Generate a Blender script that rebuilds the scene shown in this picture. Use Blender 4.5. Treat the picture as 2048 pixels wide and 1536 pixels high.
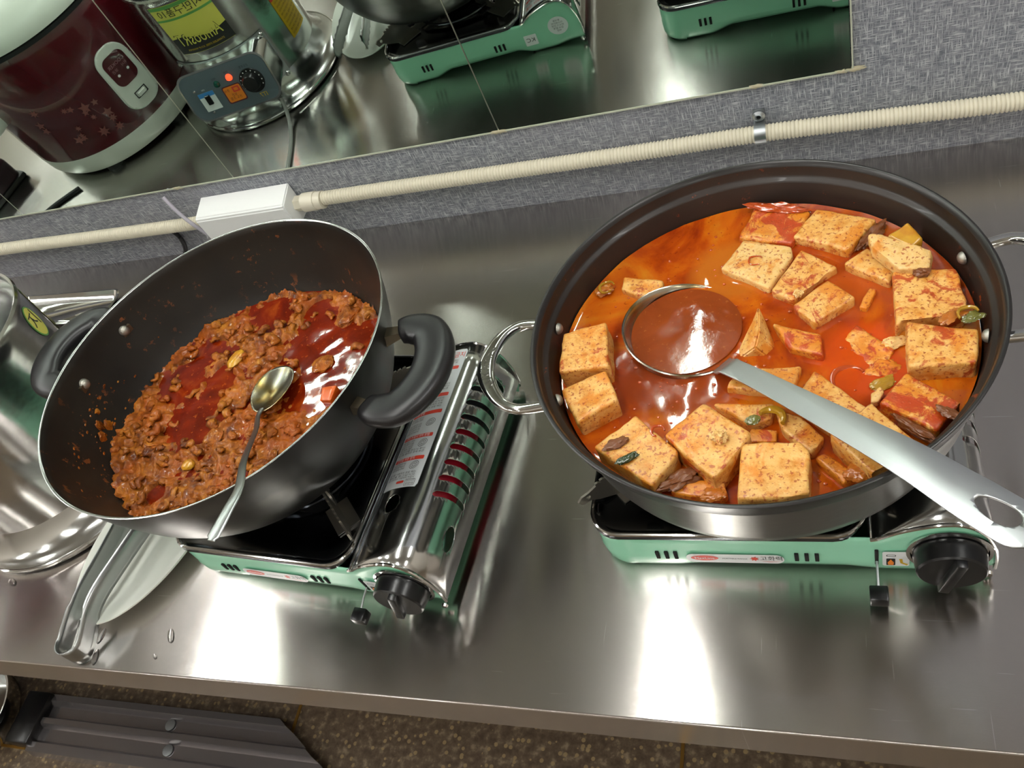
import bpy, bmesh, math, random
from mathutils import Vector, Matrix, noise
from mathutils.geometry import tessellate_polygon
random.seed(7)
PI = math.pi
S = bpy.context.scene
for o in list(bpy.data.objects): bpy.data.objects.remove(o)
C = S.collection

# ---------------------------------------------------------------- camera
cd = bpy.data.cameras.new('camera'); cam = bpy.data.objects.new('camera', cd); C.objects.link(cam)
cam.location = (0.6036, -0.2258, 0.7502); cam.rotation_euler = (0.7020, 0.3265, 0.1972)
cd.sensor_width = 36; cd.sensor_fit = 'HORIZONTAL'; cd.lens = 36 * 1706.2 / 2048
cd.clip_start = 0.01; cd.clip_end = 50
S.camera = cam
# ---------------------------------------------------------------- world, exposure
w = bpy.data.worlds.new('world'); S.world = w; w.use_nodes = True
w.node_tree.nodes['Background'].inputs[0].default_value = (0.80, 0.80, 0.76, 1)
w.node_tree.nodes['Background'].inputs[1].default_value = 0.30
S.view_settings.view_transform = 'Standard'; S.view_settings.look = 'None'
S.view_settings.exposure = 0.12; S.view_settings.gamma = 1; S.view_settings.use_curve_mapping = False
LAMP = 50.0          # emission of the tubes
# fluorescent tubes on the ceiling: x, y centre, length
TUBES = [(0.09, -0.13, 1.5), (-1.50, -0.13, 1.5), (-3.05, -0.13, 1.5), (1.75, -0.13, 1.5),
         (0.09, -2.6, 1.3), (-1.50, -2.6, 1.3), (-3.05, -2.6, 1.3), (1.75, -2.6, 1.3)]
CEIL = 1.85

# ================================================================ helpers
def srgb(h):
    if isinstance(h, str):
        h = h.lstrip('#'); c = [int(h[i:i+2], 16) / 255 for i in (0, 2, 4)]
    else: c = h
    return tuple((x / 12.92 if x <= .04045 else ((x + .055) / 1.055) ** 2.4) for x in c) + (1,)

def mat(name, col, rough=.5, metal=0, **k):
    m = bpy.data.materials.new(name); m.use_nodes = True
    b = m.node_tree.nodes['Principled BSDF']
    b.inputs['Base Color'].default_value = srgb(col); b.inputs['Roughness'].default_value = rough
    b.inputs['Metallic'].default_value = metal
    for kk, v in k.items():
        b.inputs[kk.replace('_', ' ')].default_value = v
    return m
def nt(m): return m.node_tree.nodes, m.node_tree.links, m.node_tree.nodes['Principled BSDF']
def coords(m, scale=(1, 1, 1), kind='Object', rot=(0, 0, 0)):
    N, L, b = nt(m)
    tc = N.new('ShaderNodeTexCoord'); mp = N.new('ShaderNodeMapping'); mp.inputs['Scale'].default_value = scale
    mp.inputs['Rotation'].default_value = rot
    L.new(tc.outputs[kind], mp.inputs['Vector']); return mp.outputs[0]
def noise_n(m, vec, scale, detail=3, rough=.5, dist=0):
    N, L, b = nt(m); n = N.new('ShaderNodeTexNoise'); n.inputs['Scale'].default_value = scale
    n.inputs['Detail'].default_value = detail; n.inputs['Roughness'].default_value = rough
    n.inputs['Distortion'].default_value = dist
    L.new(vec, n.inputs['Vector']); return n.outputs['Fac']
def ramp(m, fac, stops, interp='LINEAR'):
    N, L, b = nt(m); r = N.new('ShaderNodeValToRGB'); r.color_ramp.interpolation = interp
    el = r.color_ramp.elements
    while len(el) < len(stops): el.new(.5)
    for e, (p, c) in zip(el, stops):
        e.position = p; e.color = srgb(c) if not isinstance(c, float) else (c, c, c, 1)
    L.new(fac, r.inputs[0]); return r.outputs[0]
def mix(m, fac, a, b_, mode='MIX'):
    N, L, b = nt(m); x = N.new('ShaderNodeMix'); x.data_type = 'RGBA'; x.blend_type = mode
    for i, v in ((0, fac), (6, a), (7, b_)):
        if isinstance(v, (int, float)): x.inputs[i].default_value = v
        elif isinstance(v, str): x.inputs[i].default_value = srgb(v)
        else: L.new(v, x.inputs[i])
    return x.outputs[2]
def math_n(m, op, a, b_=None):
    N, L, b = nt(m); x = N.new('ShaderNodeMath'); x.operation = op
    for i, v in ((0, a), (1, b_)):
        if v is None: continue
        if isinstance(v, (int, float)): x.inputs[i].default_value = v
        else: L.new(v, x.inputs[i])
    return x.outputs[0]
def bump(m, h, strength=.3, dist=.001):
    N, L, b = nt(m); x = N.new('ShaderNodeBump'); x.inputs['Strength'].default_value = strength
    x.inputs['Distance'].default_value = dist; L.new(h, x.inputs['Height']); L.new(x.outputs[0], b.inputs['Normal'])
def setc(m, c): N, L, b = nt(m); L.new(c, b.inputs['Base Color'])

def link(name, me, m, parent=None):
    o = bpy.data.objects.new(name, me); C.objects.link(o)
    if m is not None:
        for x in (m if isinstance(m, (list, tuple)) else [m]): me.materials.append(x)
    if parent: o.parent = parent
    return o
def obj(name, bm, m, parent=None, smooth=True, bev=0, ang=35):
    me = bpy.data.meshes.new(name)
    bmesh.ops.recalc_face_normals(bm, faces=bm.faces)
    if smooth:
        for f in bm.faces: f.smooth = True
        for e in bm.edges:
            if len(e.link_faces) == 2 and e.calc_face_angle(0) > math.radians(ang): e.smooth = False
    bm.to_mesh(me); bm.free()
    return link(name, me, m, parent)
def thing(name, label, cat, loc=(0, 0, 0), rz=0, group=None):
    o = bpy.data.objects.new(name, None); C.objects.link(o); o.empty_display_size = .02
    o.location = loc; o.rotation_euler = (0, 0, rz); return tag(o, label, cat, group)
def tag(o, label, cat, group=None):
    o['label'] = label; o['category'] = cat
    if group: o['group'] = group
    return o
def struct(o): o['kind'] = 'structure'; return o
def stuff(o): o['kind'] = 'stuff'; return o
def dup(o, parent=None):
    c = o.copy(); C.objects.link(c)
    if parent: c.parent = parent
    for ch in o.children: dup(ch, c)
    return c

def box(bm, x0, x1, y0, y1, z0, z1, bev=0, seg=2, M=None):
    vs = [bm.verts.new((x, y, z)) for x in (x0, x1) for y in (y0, y1) for z in (z0, z1)]
    fs = [bm.faces.new([vs[i] for i in q]) for q in ((0, 1, 3, 2), (4, 6, 7, 5), (0, 4, 5, 1), (2, 3, 7, 6), (0, 2, 6, 4), (1, 5, 7, 3))]
    if M is not None: bmesh.ops.transform(bm, matrix=M, verts=vs)
    if bev:
        es = list({e for f in fs for e in f.edges})
        bmesh.ops.bevel(bm, geom=es, offset=bev, segments=seg, profile=.5, affect='EDGES')
def bxo(name, d, m, parent=None, bev=0, seg=2, M=None):
    bm = bmesh.new(); box(bm, *d, bev=bev, seg=seg, M=M); return obj(name, bm, m, parent)
def lathe(bm, prof, seg=64, cx=0, cy=0, a0=0, a1=2 * PI, closed=False):
    full = abs(a1 - a0 - 2 * PI) < 1e-6; n = seg if full else seg + 1
    rings = []
    for r, z in prof:
        if r < 1e-7: v = bm.verts.new((cx, cy, z)); rings.append([v] * n)
        else: rings.append([bm.verts.new((cx + r * math.cos(a0 + (a1 - a0) * i / seg), cy + r * math.sin(a0 + (a1 - a0) * i / seg), z)) for i in range(n)])
    pr = list(zip(rings, rings[1:]))
    if closed: pr.append((rings[-1], rings[0]))
    for A, B in pr:
        for i in range(seg):
            j = (i + 1) % n
            q = []
            for v in (A[i], A[j], B[j], B[i]):
                if v not in q: q.append(v)
            if len(q) > 2: bm.faces.new(q)
def cyl(bm, r, z0, z1, seg=24, cx=0, cy=0): lathe(bm, [(0, z0), (r, z0), (r, z1), (0, z1)], seg, cx, cy)
def frames(pts, up=Vector((0, 0, 1)), closed=False):
    out = []; n = len(pts)
    for i, p in enumerate(pts):
        a = pts[(i - 1) % n] if (closed or i > 0) else p; b = pts[(i + 1) % n] if (closed or i < n - 1) else p
        t = (Vector(b) - Vector(a)).normalized(); s = t.cross(up)
        if s.length < 1e-5: s = t.cross(Vector((1, 0, 0)))
        s.normalize(); u = s.cross(t).normalized(); out.append((Vector(p), s, u))
    return out
def sweep(bm, pts, sec, up=Vector((0, 0, 1)), closed=False, cap=True):
    """sec: function(i,t) -> list of (side, up) offsets"""
    fr = frames([Vector(p) for p in pts], up, closed); n = len(fr); R = []
    for i, (p, s, u) in enumerate(fr):
        R.append([bm.verts.new(p + s * a + u * b) for a, b in sec(i, i / max(1, n - 1))])
    m = len(R[0])
    for i in range(n if closed else n - 1):
        A, B = R[i], R[(i + 1) % n]
        for k in range(m): bm.faces.new([A[k], A[(k + 1) % m], B[(k + 1) % m], B[k]])
    if cap and not closed:
        bm.faces.new(R[0]); bm.faces.new(list(reversed(R[-1])))
def tube(bm, pts, r, seg=10, **k):
    f = r if callable(r) else (lambda t: r)
    sweep(bm, pts, lambda i, t: [(f(t) * math.cos(2 * PI * j / seg), f(t) * math.sin(2 * PI * j / seg)) for j in range(seg)], **k)
def spline(P, n=8, closed=False):
    P = [Vector(p) for p in P]; out = []; m = len(P)
    rng = range(m if closed else m - 1)
    for i in rng:
        if closed: a, b, c, d = P[(i - 1) % m], P[i], P[(i + 1) % m], P[(i + 2) % m]
        else: a, b, c, d = P[max(i - 1, 0)], P[i], P[i + 1], P[min(i + 2, m - 1)]
        for k in range(n):
            t = k / n
            out.append(.5 * ((2 * b) + (c - a) * t + (2 * a - 5 * b + 4 * c - d) * t * t + (3 * b - a - 3 * c + d) * t ** 3))
    if not closed: out.append(P[-1])
    return out
def prism(bm, poly, z0, z1, bev=0, seg=2):
    n = len(poly); lo = [bm.verts.new((x, y, z0)) for x, y in poly]; hi = [bm.verts.new((x, y, z1)) for x, y in poly]
    fs = [bm.faces.new(hi), bm.faces.new(lo[::-1])]
    for i in range(n): fs.append(bm.faces.new([lo[i], lo[(i + 1) % n], hi[(i + 1) % n], hi[i]]))
    if bev: bmesh.ops.bevel(bm, geom=list({e for f in fs for e in f.edges}), offset=bev, segments=seg, profile=.5, affect='EDGES')
def shape2d(loops, step=None, axis=0):
    """flat filled shape with holes from 2D loops, optionally sliced along an axis so it can be bent"""
    cu = bpy.data.curves.new('c', 'CURVE'); cu.dimensions = '2D'; cu.fill_mode = 'BOTH'
    for lp in loops:
        sp = cu.splines.new('POLY'); sp.points.add(len(lp) - 1); sp.use_cyclic_u = True
        for p, (x, y) in zip(sp.points, lp): p.co = (x, y, 0, 1)
    return curve_bm(cu, step, axis)
def curve_bm(cu, step=None, axis=0):
    o = bpy.data.objects.new('c', cu); C.objects.link(o)
    dg = bpy.context.evaluated_depsgraph_get(); dg.update()
    me = bpy.data.meshes.new_from_object(o.evaluated_get(dg)); bm = bmesh.new(); bm.from_mesh(me)
    bpy.data.objects.remove(o); bpy.data.meshes.remove(me)
    if step:
        vals = [v.co[axis] for v in bm.verts]
        if vals:
            a = min(vals) + step; nrm = [0, 0, 0]; nrm[axis] = 1
            while a < max(vals):
                co = [0, 0, 0]; co[axis] = a
                bmesh.ops.bisect_plane(bm, geom=bm.verts[:] + bm.edges[:] + bm.faces[:], plane_co=co, plane_no=nrm); a += step
    return bm
def text_bm(txt, size, align='LEFT', step=None, axis=0, extrude=0, width=None, res=2):
    cu = bpy.data.curves.new('t', 'FONT'); cu.body = txt; cu.size = size; cu.align_x = align; cu.align_y = 'CENTER'
    cu.extrude = extrude; cu.resolution_u = res
    bm = curve_bm(cu, None)
    if width and bm.verts:
        xs = [v.co.x for v in bm.verts]; k = width / max(1e-9, max(xs) - min(xs))
        for v in bm.verts: v.co.x *= k
    if step:
        bm2 = bm
        a = min(v.co[axis] for v in bm.verts) + step; b_ = max(v.co[axis] for v in bm.verts)
        nrm = [0, 0, 0]; nrm[axis] = 1
        while a < b_:
            co = [0, 0, 0]; co[axis] = a
            bmesh.ops.bisect_plane(bm, geom=bm.verts[:] + bm.edges[:] + bm.faces[:], plane_co=co, plane_no=nrm); a += step
    return bm
def remap(bm, fn):
    for v in bm.verts: v.co = fn(v.co.x, v.co.y, v.co.z)
    return bm
def merge(dst, src):
    me = bpy.data.meshes.new('m'); src.to_mesh(me); src.free(); dst.from_mesh(me); bpy.data.meshes.remove(me)
def ell(cx, cy, rx, ry, n=20, rot=0):
    return [(cx + rx * math.cos(a) * math.cos(rot) - ry * math.sin(a) * math.sin(rot), cy + rx * math.cos(a) * math.sin(rot) + ry * math.sin(a) * math.cos(rot)) for a in [2 * PI * i / n for i in range(n)]]
def rrect(x0, x1, y0, y1, r, n=5):
    out = []
    for cx, cy, a in ((x1 - r, y1 - r, 0), (x0 + r, y1 - r, PI / 2), (x0 + r, y0 + r, PI), (x1 - r, y0 + r, 1.5 * PI)):
        out += [(cx + r * math.cos(a + PI / 2 * i / n), cy + r * math.sin(a + PI / 2 * i / n)) for i in range(n + 1)]
    return out

# ================================================================ materials
def brushed(name, col, rough, aniso, scale, along='x', var=.12, bs=.15):
    m = mat(name, col, rough, 1.0); N, L, b = nt(m)
    sc = (3, 260, 260) if along == 'x' else (260, 3, 260)
    v = coords(m, sc); n = noise_n(m, v, scale, 3)
    big = noise_n(m, coords(m, (1.2, 2.2, 1)), 2.2, 3)
    mr = N.new('ShaderNodeMapRange'); L.new(n, mr.inputs[0]); mr.inputs[3].default_value = rough - .05; mr.inputs[4].default_value = rough + .07
    r2 = N.new('ShaderNodeMath'); r2.operation = 'MULTIPLY_ADD'; L.new(big, r2.inputs[0]); r2.inputs[1].default_value = var; L.new(mr.outputs[0], r2.inputs[2])
    L.new(r2.outputs[0], b.inputs['Roughness'])
    if aniso:
        b.inputs['Anisotropic'].default_value = aniso
        t = N.new('ShaderNodeTangent'); t.direction_type = 'UV_MAP'; t.uv_map = 'UVMap'; L.new(t.outputs[0], b.inputs['Tangent'])
    if bs: bump(m, n, bs, .0003)
    return m
M = {}
# counter top: brushed steel with scratches
def make_counter_mat():
    m = mat('counter_steel', '#cac5bf', .2, 1.0); N, L, b = nt(m)
    fine = noise_n(m, coords(m, (4, 420, 1)), 6, 3)
    big = noise_n(m, coords(m, (1.6, 1.0, 1)), 3.0, 4)
    mr = N.new('ShaderNodeMapRange'); L.new(big, mr.inputs[0]); mr.inputs[1].default_value = .3; mr.inputs[2].default_value = .7
    mr.inputs[3].default_value = .15; mr.inputs[4].default_value = .22
    L.new(mr.outputs[0], b.inputs['Roughness'])
    b.inputs['Anisotropic'].default_value = 1.0; b.inputs['Anisotropic Rotation'].default_value = .25
    t = N.new('ShaderNodeTangent'); t.direction_type = 'UV_MAP'; t.uv_map = 'UVMap'; L.new(t.outputs[0], b.inputs['Tangent'])
    # scratches: sparse thin dashes in three directions
    ms = []
    for sc, rot in (((3, 130, 1), .35), ((110, 4, 1), .2), ((5, 150, 1), -.55)):
        v = coords(m, sc, rot=(0, 0, rot)); ms.append(ramp(m, noise_n(m, v, 3.2, 2, .5), [(.735, 0.0), (.76, 1.0)]))
    sc_ = math_n(m, 'MAXIMUM', math_n(m, 'MAXIMUM', ms[0], ms[1]), ms[2])
    tint = ramp(m, big, [(.3, '#cbcac3'), (.5, '#c6c0bc'), (.7, '#cbc5c1')])
    setc(m, mix(m, math_n(m, 'MULTIPLY', sc_, .5), tint, '#ffffff'))
    h = math_n(m, 'ADD', fine, math_n(m, 'MULTIPLY', noise_n(m, coords(m, (1, 1, 1)), 3, 1), 1.2))
    bump(m, h, .05, .0003)
    return m
M['counter'] = make_counter_mat()
def make_wall_mat():
    m = mat('fabric_wallpaper', '#8d929a', .85); N, L, b = nt(m)
    a = noise_n(m, coords(m, (22, 1, 230)), 3, 3, .6); c = noise_n(m, coords(m, (230, 1, 22)), 3, 3, .6)
    d = noise_n(m, coords(m, (1, 1, 1)), 3, 2)
    s = math_n(m, 'MAXIMUM', a, c)
    col = ramp(m, s, [(.42, '#5f646c'), (.55, '#888c93'), (.68, '#c3c6ca')])
    setc(m, mix(m, ramp(m, d, [(.35, 0.0), (.65, .35)]), col, '#8b8890'))
    bump(m, s, .35, .0008); return m
M['wall'] = make_wall_mat()
M['mirror'] = mat('mirror_glass', '#d5e2da', .012, 1.0)
M['mirror_edge'] = mat('mirror_edge', '#b9beab', .4)
M['silicone'] = mat('silicone', '#b9b296', .6)
M['ceiling'] = mat('ceiling_paint', '#b3ada3', .9)
M['roomwall'] = mat('room_wall', '#c6beb4', .9)
M['lamp'] = mat('lamp', '#ffffff', .5); nt(M['lamp'])[2].inputs['Emission Color'].default_value = (1, 1, .97, 1); nt(M['lamp'])[2].inputs['Emission Strength'].default_value = LAMP
M['white_plastic'] = mat('white_plastic', '#eef0ee', .32)
M['lamp_housing'] = mat('lamp_housing', '#b4b2ac', .6)
M['cream_plastic'] = mat('cream_plastic', '#ded8c4', .4)
M['conduit'] = mat('conduit_plastic', '#dcd6c0', .45)
M['galv'] = mat('galvanised', '#b3b8ba', .35, 1)
M['black'] = mat('black_plastic', '#0d0d0e', .28)
M['black_soft'] = mat('black_rubber', '#17181a', .5)
M['hole'] = mat('hole_shade', '#070707', .8)  # near-black colour that stands in for shade inside openings
M['bakelite'] = mat('bakelite', '#1b1a1b', .36)
def blotch(m, vecsc, sc, stops, detail=4, rough=None):
    f = noise_n(m, coords(m, vecsc), sc, detail); setc(m, ramp(m, f, stops))
    return f
bump(M['bakelite'], noise_n(M['bakelite'], coords(M['bakelite']), 900, 2), .12, .0003)
M['steel'] = mat('steel', '#c9cac8', .16, 1); bump(M['steel'], noise_n(M['steel'], coords(M['steel']), 45, 2), .10, .002)
M['chrome'] = mat('chrome', '#dcdcda', .07, 1)
M['steel_brush'] = brushed('steel_brush', '#c4c4c0', .24, 0, 1.2, 'y')
M['tongs_steel'] = mat('tongs_steel', '#a6a9a8', .3, 1)
M['spoon_steel'] = mat('spoon_steel', '#a8a294', .24, 1)
blotch(M['spoon_steel'], (1, 1, 1), 30, [(.4, '#b4b0a4'), (.6, '#a08c5c'), (.7, '#94641e')])
M['ladle_steel'] = brushed('ladle_steel', '#cfd2d4', .34, 0, 1.0, 'x', .05, .05)
M['tray_steel'] = mat('tray_steel', '#6f7276', .13, 1)
M['cast'] = mat('burner_black', '#141414', .45, .3)
M['grate'] = mat('grate_steel', '#9a958a', .35, .9)
M['grate_tip'] = mat('tip_scorched', '#6c6250', .4, .8)
M['mint'] = mat('mint_enamel', '#8fcfae', .25, 0, Coat_Weight=.4)
f = noise_n(M['mint'], coords(M['mint']), 6, 2); setc(M['mint'], ramp(M['mint'], f, [(.3, '#88caa8'), (.7, '#92d2b2')]))
# non stick pans
def nonstick(name, dark, light, spl, sc, thr):
    m = mat(name, dark, .42); N, L, b = nt(m)
    f = noise_n(m, coords(m), 9, 4); base = ramp(m, f, [(.35, dark), (.65, light)])
    s = noise_n(m, coords(m, (1, 1, 1)), sc, 6, .7); area = noise_n(m, coords(m, (1, 1, 1)), 11, 2)
    ss = math_n(m, 'MULTIPLY', ramp(m, s, [(thr, 0.0), (thr + .02, 1.0)]), ramp(m, area, [(.48, 0.0), (.6, 1.0)]))
    setc(m, mix(m, ss, base, spl)); bump(m, math_n(m, 'ADD', s, math_n(m, 'MULTIPLY', ss, 2.0)), .15, .0006)
    b.inputs['Coat Weight'].default_value = .05; b.inputs['Specular IOR Level'].default_value = .4; return m
M['wok_in'] = nonstick('wok_inside', '#14110e', '#211d17', '#6a3a18', 75, .60)
M['pot_in'] = nonstick('pot_inside', '#1d1713', '#2c231e', '#8a3a12', 70, .63)
M['wok_out'] = mat('wok_outside', '#2c2c2b', .34, .75)
fo = noise_n(M['wok_out'], coords(M['wok_out']), 7, 4); setc(M['wok_out'], ramp(M['wok_out'], fo, [(.35, '#2b2b2a'), (.6, '#3d3d3b'), (.75, '#6c6a66')]))
M['pot_out'] = brushed('pot_outside', '#8a8985', .27, 0, 1, 'x', .08, .05)
M['pot_lip'] = mat('pot_lip', '#2e2c2b', .3, .3)
M['rivet'] = mat('rivet', '#a9a69c', .42, .8)
# tofu
def make_tofu(name, cream, tan, red, th):
    m = mat(name, cream, .38); N, L, b = nt(m)
    oi = N.new('ShaderNodeObjectInfo'); tc = N.new('ShaderNodeTexCoord')
    cb = N.new('ShaderNodeCombineXYZ'); mu = math_n(m, 'MULTIPLY', oi.outputs['Random'], 37.0)
    for i in range(3): L.new(mu, cb.inputs[i])
    ad = N.new('ShaderNodeVectorMath'); ad.operation = 'ADD'; L.new(tc.outputs['Object'], ad.inputs[0]); L.new(cb.outputs[0], ad.inputs[1])
    v = ad.outputs[0]
    big = noise_n(m, v, 32, 6, .66, .4); mid = noise_n(m, v, 75, 5, .65); sp = noise_n(m, v, 330, 2, .5); wet = noise_n(m, v, 42, 6, .72, .8); wet = math_n(m, 'ADD', wet, math_n(m, 'MULTIPLY', math_n(m, 'SUBTRACT', oi.outputs['Random'], .45), .11))
    c = ramp(m, mid, [(.34, tan), (.48, cream), (.62, '#e8b86c')])
    c = mix(m, ramp(m, big, [(.49 + th, 0.0), (.58 + th, .85)]), c, '#d4801c')
    c = mix(m, ramp(m, wet, [(.575 + th, 0.0), (.64 + th, .9)]), c, red)
    c = mix(m, ramp(m, sp, [(.59, 0.0), (.65, .8)]), c, '#a04416')
    setc(m, c)
    b.inputs['Subsurface Weight'].default_value = .08; b.inputs['Subsurface Radius'].default_value = (.006, .003, .001)
    vo = N.new('ShaderNodeTexVoronoi'); vo.inputs['Scale'].default_value = 300; L.new(v, vo.inputs['Vector'])
    pits = ramp(m, vo.outputs['Distance'], [(.0, 0.0), (.35, 1.0)])
    bump(m, math_n(m, 'ADD', math_n(m, 'MULTIPLY', pits, .5), mid), .45, .0012)
    b.inputs['Coat Weight'].default_value = .12; b.inputs['Coat Roughness'].default_value = .2
    return m
M['tofu'] = make_tofu('tofu', '#dfa656', '#c98026', '#b03a0a', .0)
M['tofu_wet'] = make_tofu('tofu_stained', '#d48a2c', '#c66e16', '#b03006', -.08)
M['tofu_pale'] = make_tofu('tofu_pale', '#e4be7c', '#d8a656', '#cc7a26', .04)
# broths
def broth(name, stops, sc, spots, center=None):
    m = mat(name, '#c0500c', .05); N, L, b = nt(m)
    f = noise_n(m, coords(m), sc, 5, .55, 1.2); c = ramp(m, f, stops)
    s = noise_n(m, coords(m), 160, 3, .7); c = mix(m, ramp(m, s, [(.62, 0.0), (.68, .6)]), c, spots)
    for (px, py, pr, pc) in (center or []):
        mp = N.new('ShaderNodeMapping'); tc = N.new('ShaderNodeTexCoord'); mp.inputs['Location'].default_value = (-px, -py, 0)
        L.new(tc.outputs['Object'], mp.inputs[0]); ln_ = N.new('ShaderNodeVectorMath'); ln_.operation = 'LENGTH'; L.new(mp.outputs[0], ln_.inputs[0])
        d = math_n(m, 'ADD', ln_.outputs['Value'], math_n(m, 'MULTIPLY', f, .03))
        c = mix(m, ramp(m, math_n(m, 'MULTIPLY', d, 1 / pr), [(.75, .85), (1.25, 0.0)]), c, pc)
    setc(m, c); b.inputs['Specular IOR Level'].default_value = .45; b.inputs['Coat Weight'].default_value = .25; b.inputs['Coat Roughness'].default_value = .02
    h = noise_n(m, coords(m), 22, 2, .5); h2 = noise_n(m, coords(m), 130, 3, .6)
    bump(m, math_n(m, 'ADD', h, math_n(m, 'MULTIPLY', h2, .10)), .16, .003)
    b.inputs['Subsurface Weight'].default_value = .1; b.inputs['Subsurface Radius'].default_value = (.01, .003, .001)
    return m
M['tofu_broth'] = broth('tofu_broth', [(.34, '#862804'), (.46, '#a84206'), (.56, '#bd5c0a'), (.68, '#c47a1a')], 12, '#7c2004', [(-.065, -.035, .075, '#853614'), (.09, -.03, .06, '#c8480a'), (-.02, .09, .06, '#b8661a'), (.09, .05, .05, '#b04c10')])
M['ladle_broth'] = broth('ladle_broth', [(.35, '#823812'), (.6, '#8e4018'), (.8, '#98481c')], 20, '#a8622e')
M['pork_broth'] = broth('pork_broth', [(.35, '#5c1404'), (.55, '#7a2006'), (.75, '#9a4010')], 22, '#b8581a')
def make_pork(name, cols, sc=55):
    m = mat(name, cols[1], .3); N, L, b = nt(m)
    a = noise_n(m, coords(m), sc, 7, .68, .6); c = noise_n(m, coords(m), 20, 3, .6)
    col = ramp(m, a, [(.34, cols[0]), (.48, cols[1]), (.6, cols[2]), (.72, cols[3])])
    setc(m, mix(m, ramp(m, c, [(.45, 0.0), (.62, .7)]), col, cols[4]))
    b.inputs['Coat Weight'].default_value = .3; b.inputs['Coat Roughness'].default_value = .05; b.inputs['Specular IOR Level'].default_value = .2; b.inputs['Roughness'].default_value = .5
    bump(m, math_n(m, 'ADD', a, math_n(m, 'MULTIPLY', noise_n(m, coords(m), 260, 3, .6), .5)), .8, .003)
    return m
M['pork'] = make_pork('pork', ['#4e1e04', '#8a480c', '#ac6618', '#c88c3a', '#a8500a'])
M['pork_lt'] = make_pork('pork_light', ['#6c3006', '#965210', '#b06c1e', '#cc9040', '#a4520c'], 70)
M['potato'] = mat('potato', '#c48c1c', .3, 0, Coat_Weight=.5)
fp = noise_n(M['potato'], coords(M['potato']), 60, 4); setc(M['potato'], ramp(M['potato'], fp, [(.35, '#b87416'), (.6, '#cf9a28')])); bump(M['potato'], fp, .3, .001)
M['carrot'] = mat('carrot', '#cc5a10', .3, 0, Coat_Weight=.3)
M['pepper'] = mat('green_pepper', '#66642a', .22, 0, Coat_Weight=.6)
M['pepper_dk'] = mat('dark_pepper', '#2c3a1a', .22, 0, Coat_Weight=.6)
M['zucchini'] = mat('zucchini', '#a67c1c', .22, 0, Coat_Weight=.6)
M['onion'] = mat('onion', '#b4641c', .28, 0, Coat_Weight=.3, Subsurface_Weight=.2); bump(M['onion'], noise_n(M['onion'], coords(M['onion']), 160, 4), .4, .001)
M['chili'] = mat('chili', '#b04410', .22, 0, Coat_Weight=.7)
M['mushroom'] = mat('mushroom', '#74401a', .4, 0, Coat_Weight=.15); bump(M['mushroom'], noise_n(M['mushroom'], coords(M['mushroom']), 240, 4), .5, .001)
M['red'] = mat('red_print', '#d2402e', .4); M['red_can'] = mat('red_can', '#b01c30', .25, .3)
M['ink'] = mat('black_print', '#1c1c1c', .5); M['whiteink'] = mat('white_print', '#f2eeee', .5)
M['sticker'] = mat('sticker_white', '#dfe3e3', .32); M['sticker_silver'] = mat('sticker_silver', '#cfd4d5', .3, .1)
M['yellow'] = mat('sticker_yellow', '#d6cf5a', .4); M['warn'] = mat('sticker_warning', '#d3ab12', .4); M['green'] = mat('sticker_green', '#5c9a4c', .4)
M['orange'] = mat('sticker_orange', '#e8821c', .4)
M['maroon'] = mat('maroon_enamel', '#4a0c14', .22, 0, Coat_Weight=.8)
M['maroon_lt'] = mat('maroon_pattern', '#7c4a44', .3)
M['cooker_white'] = mat('cooker_white', '#d9ddd2', .3, 0, Coat_Weight=.3)
M['panel_grey'] = mat('panel_grey', '#56626a', .4)
M['blue'] = mat('print_blue', '#3a86c8', .4)
M['led_red'] = mat('lamp_red', '#ff2a10', .2); nt(M['led_red'])[2].inputs['Emission Color'].default_value = (1, .06, .02, 1); nt(M['led_red'])[2].inputs['Emission Strength'].default_value = 3
M['led_green'] = mat('lamp_green', '#0c4638', .15)
M['plate'] = mat('melamine', '#dfe2d8', .2, 0, Coat_Weight=.4)
M['water'] = mat('water', '#ffffff', .02, 0, Transmission_Weight=1.0, IOR=1.33)
def make_terrazzo():
    m = mat('terrazzo', '#5c4c3c', .4); N, L, b = nt(m)
    vo = N.new('ShaderNodeTexVoronoi'); vo.inputs['Scale'].default_value = 95; L.new(coords(m), vo.inputs['Vector'])
    n = noise_n(m, coords(m), 60, 4, .6); c = ramp(m, n, [(.35, '#4c3e30'), (.55, '#665644'), (.68, '#8c7c66')])
    sep = N.new('ShaderNodeSeparateColor'); L.new(vo.outputs['Color'], sep.inputs[0])
    k = math_n(m, 'MULTIPLY', math_n(m, 'GREATER_THAN', sep.outputs[0], .72), math_n(m, 'LESS_THAN', vo.outputs['Distance'], .38))
    setc(m, mix(m, math_n(m, 'MULTIPLY', k, .7), c, '#a08a62')); return m
M['terrazzo'] = make_terrazzo()
M['brass'] = mat('brass', '#9a7434', .4, .8)
M['channel'] = mat('channel_steel', '#b8b3b4', .2, .88)
M['dark_steel'] = mat('counter_skirt', '#9a928c', .3, 1)

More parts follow.
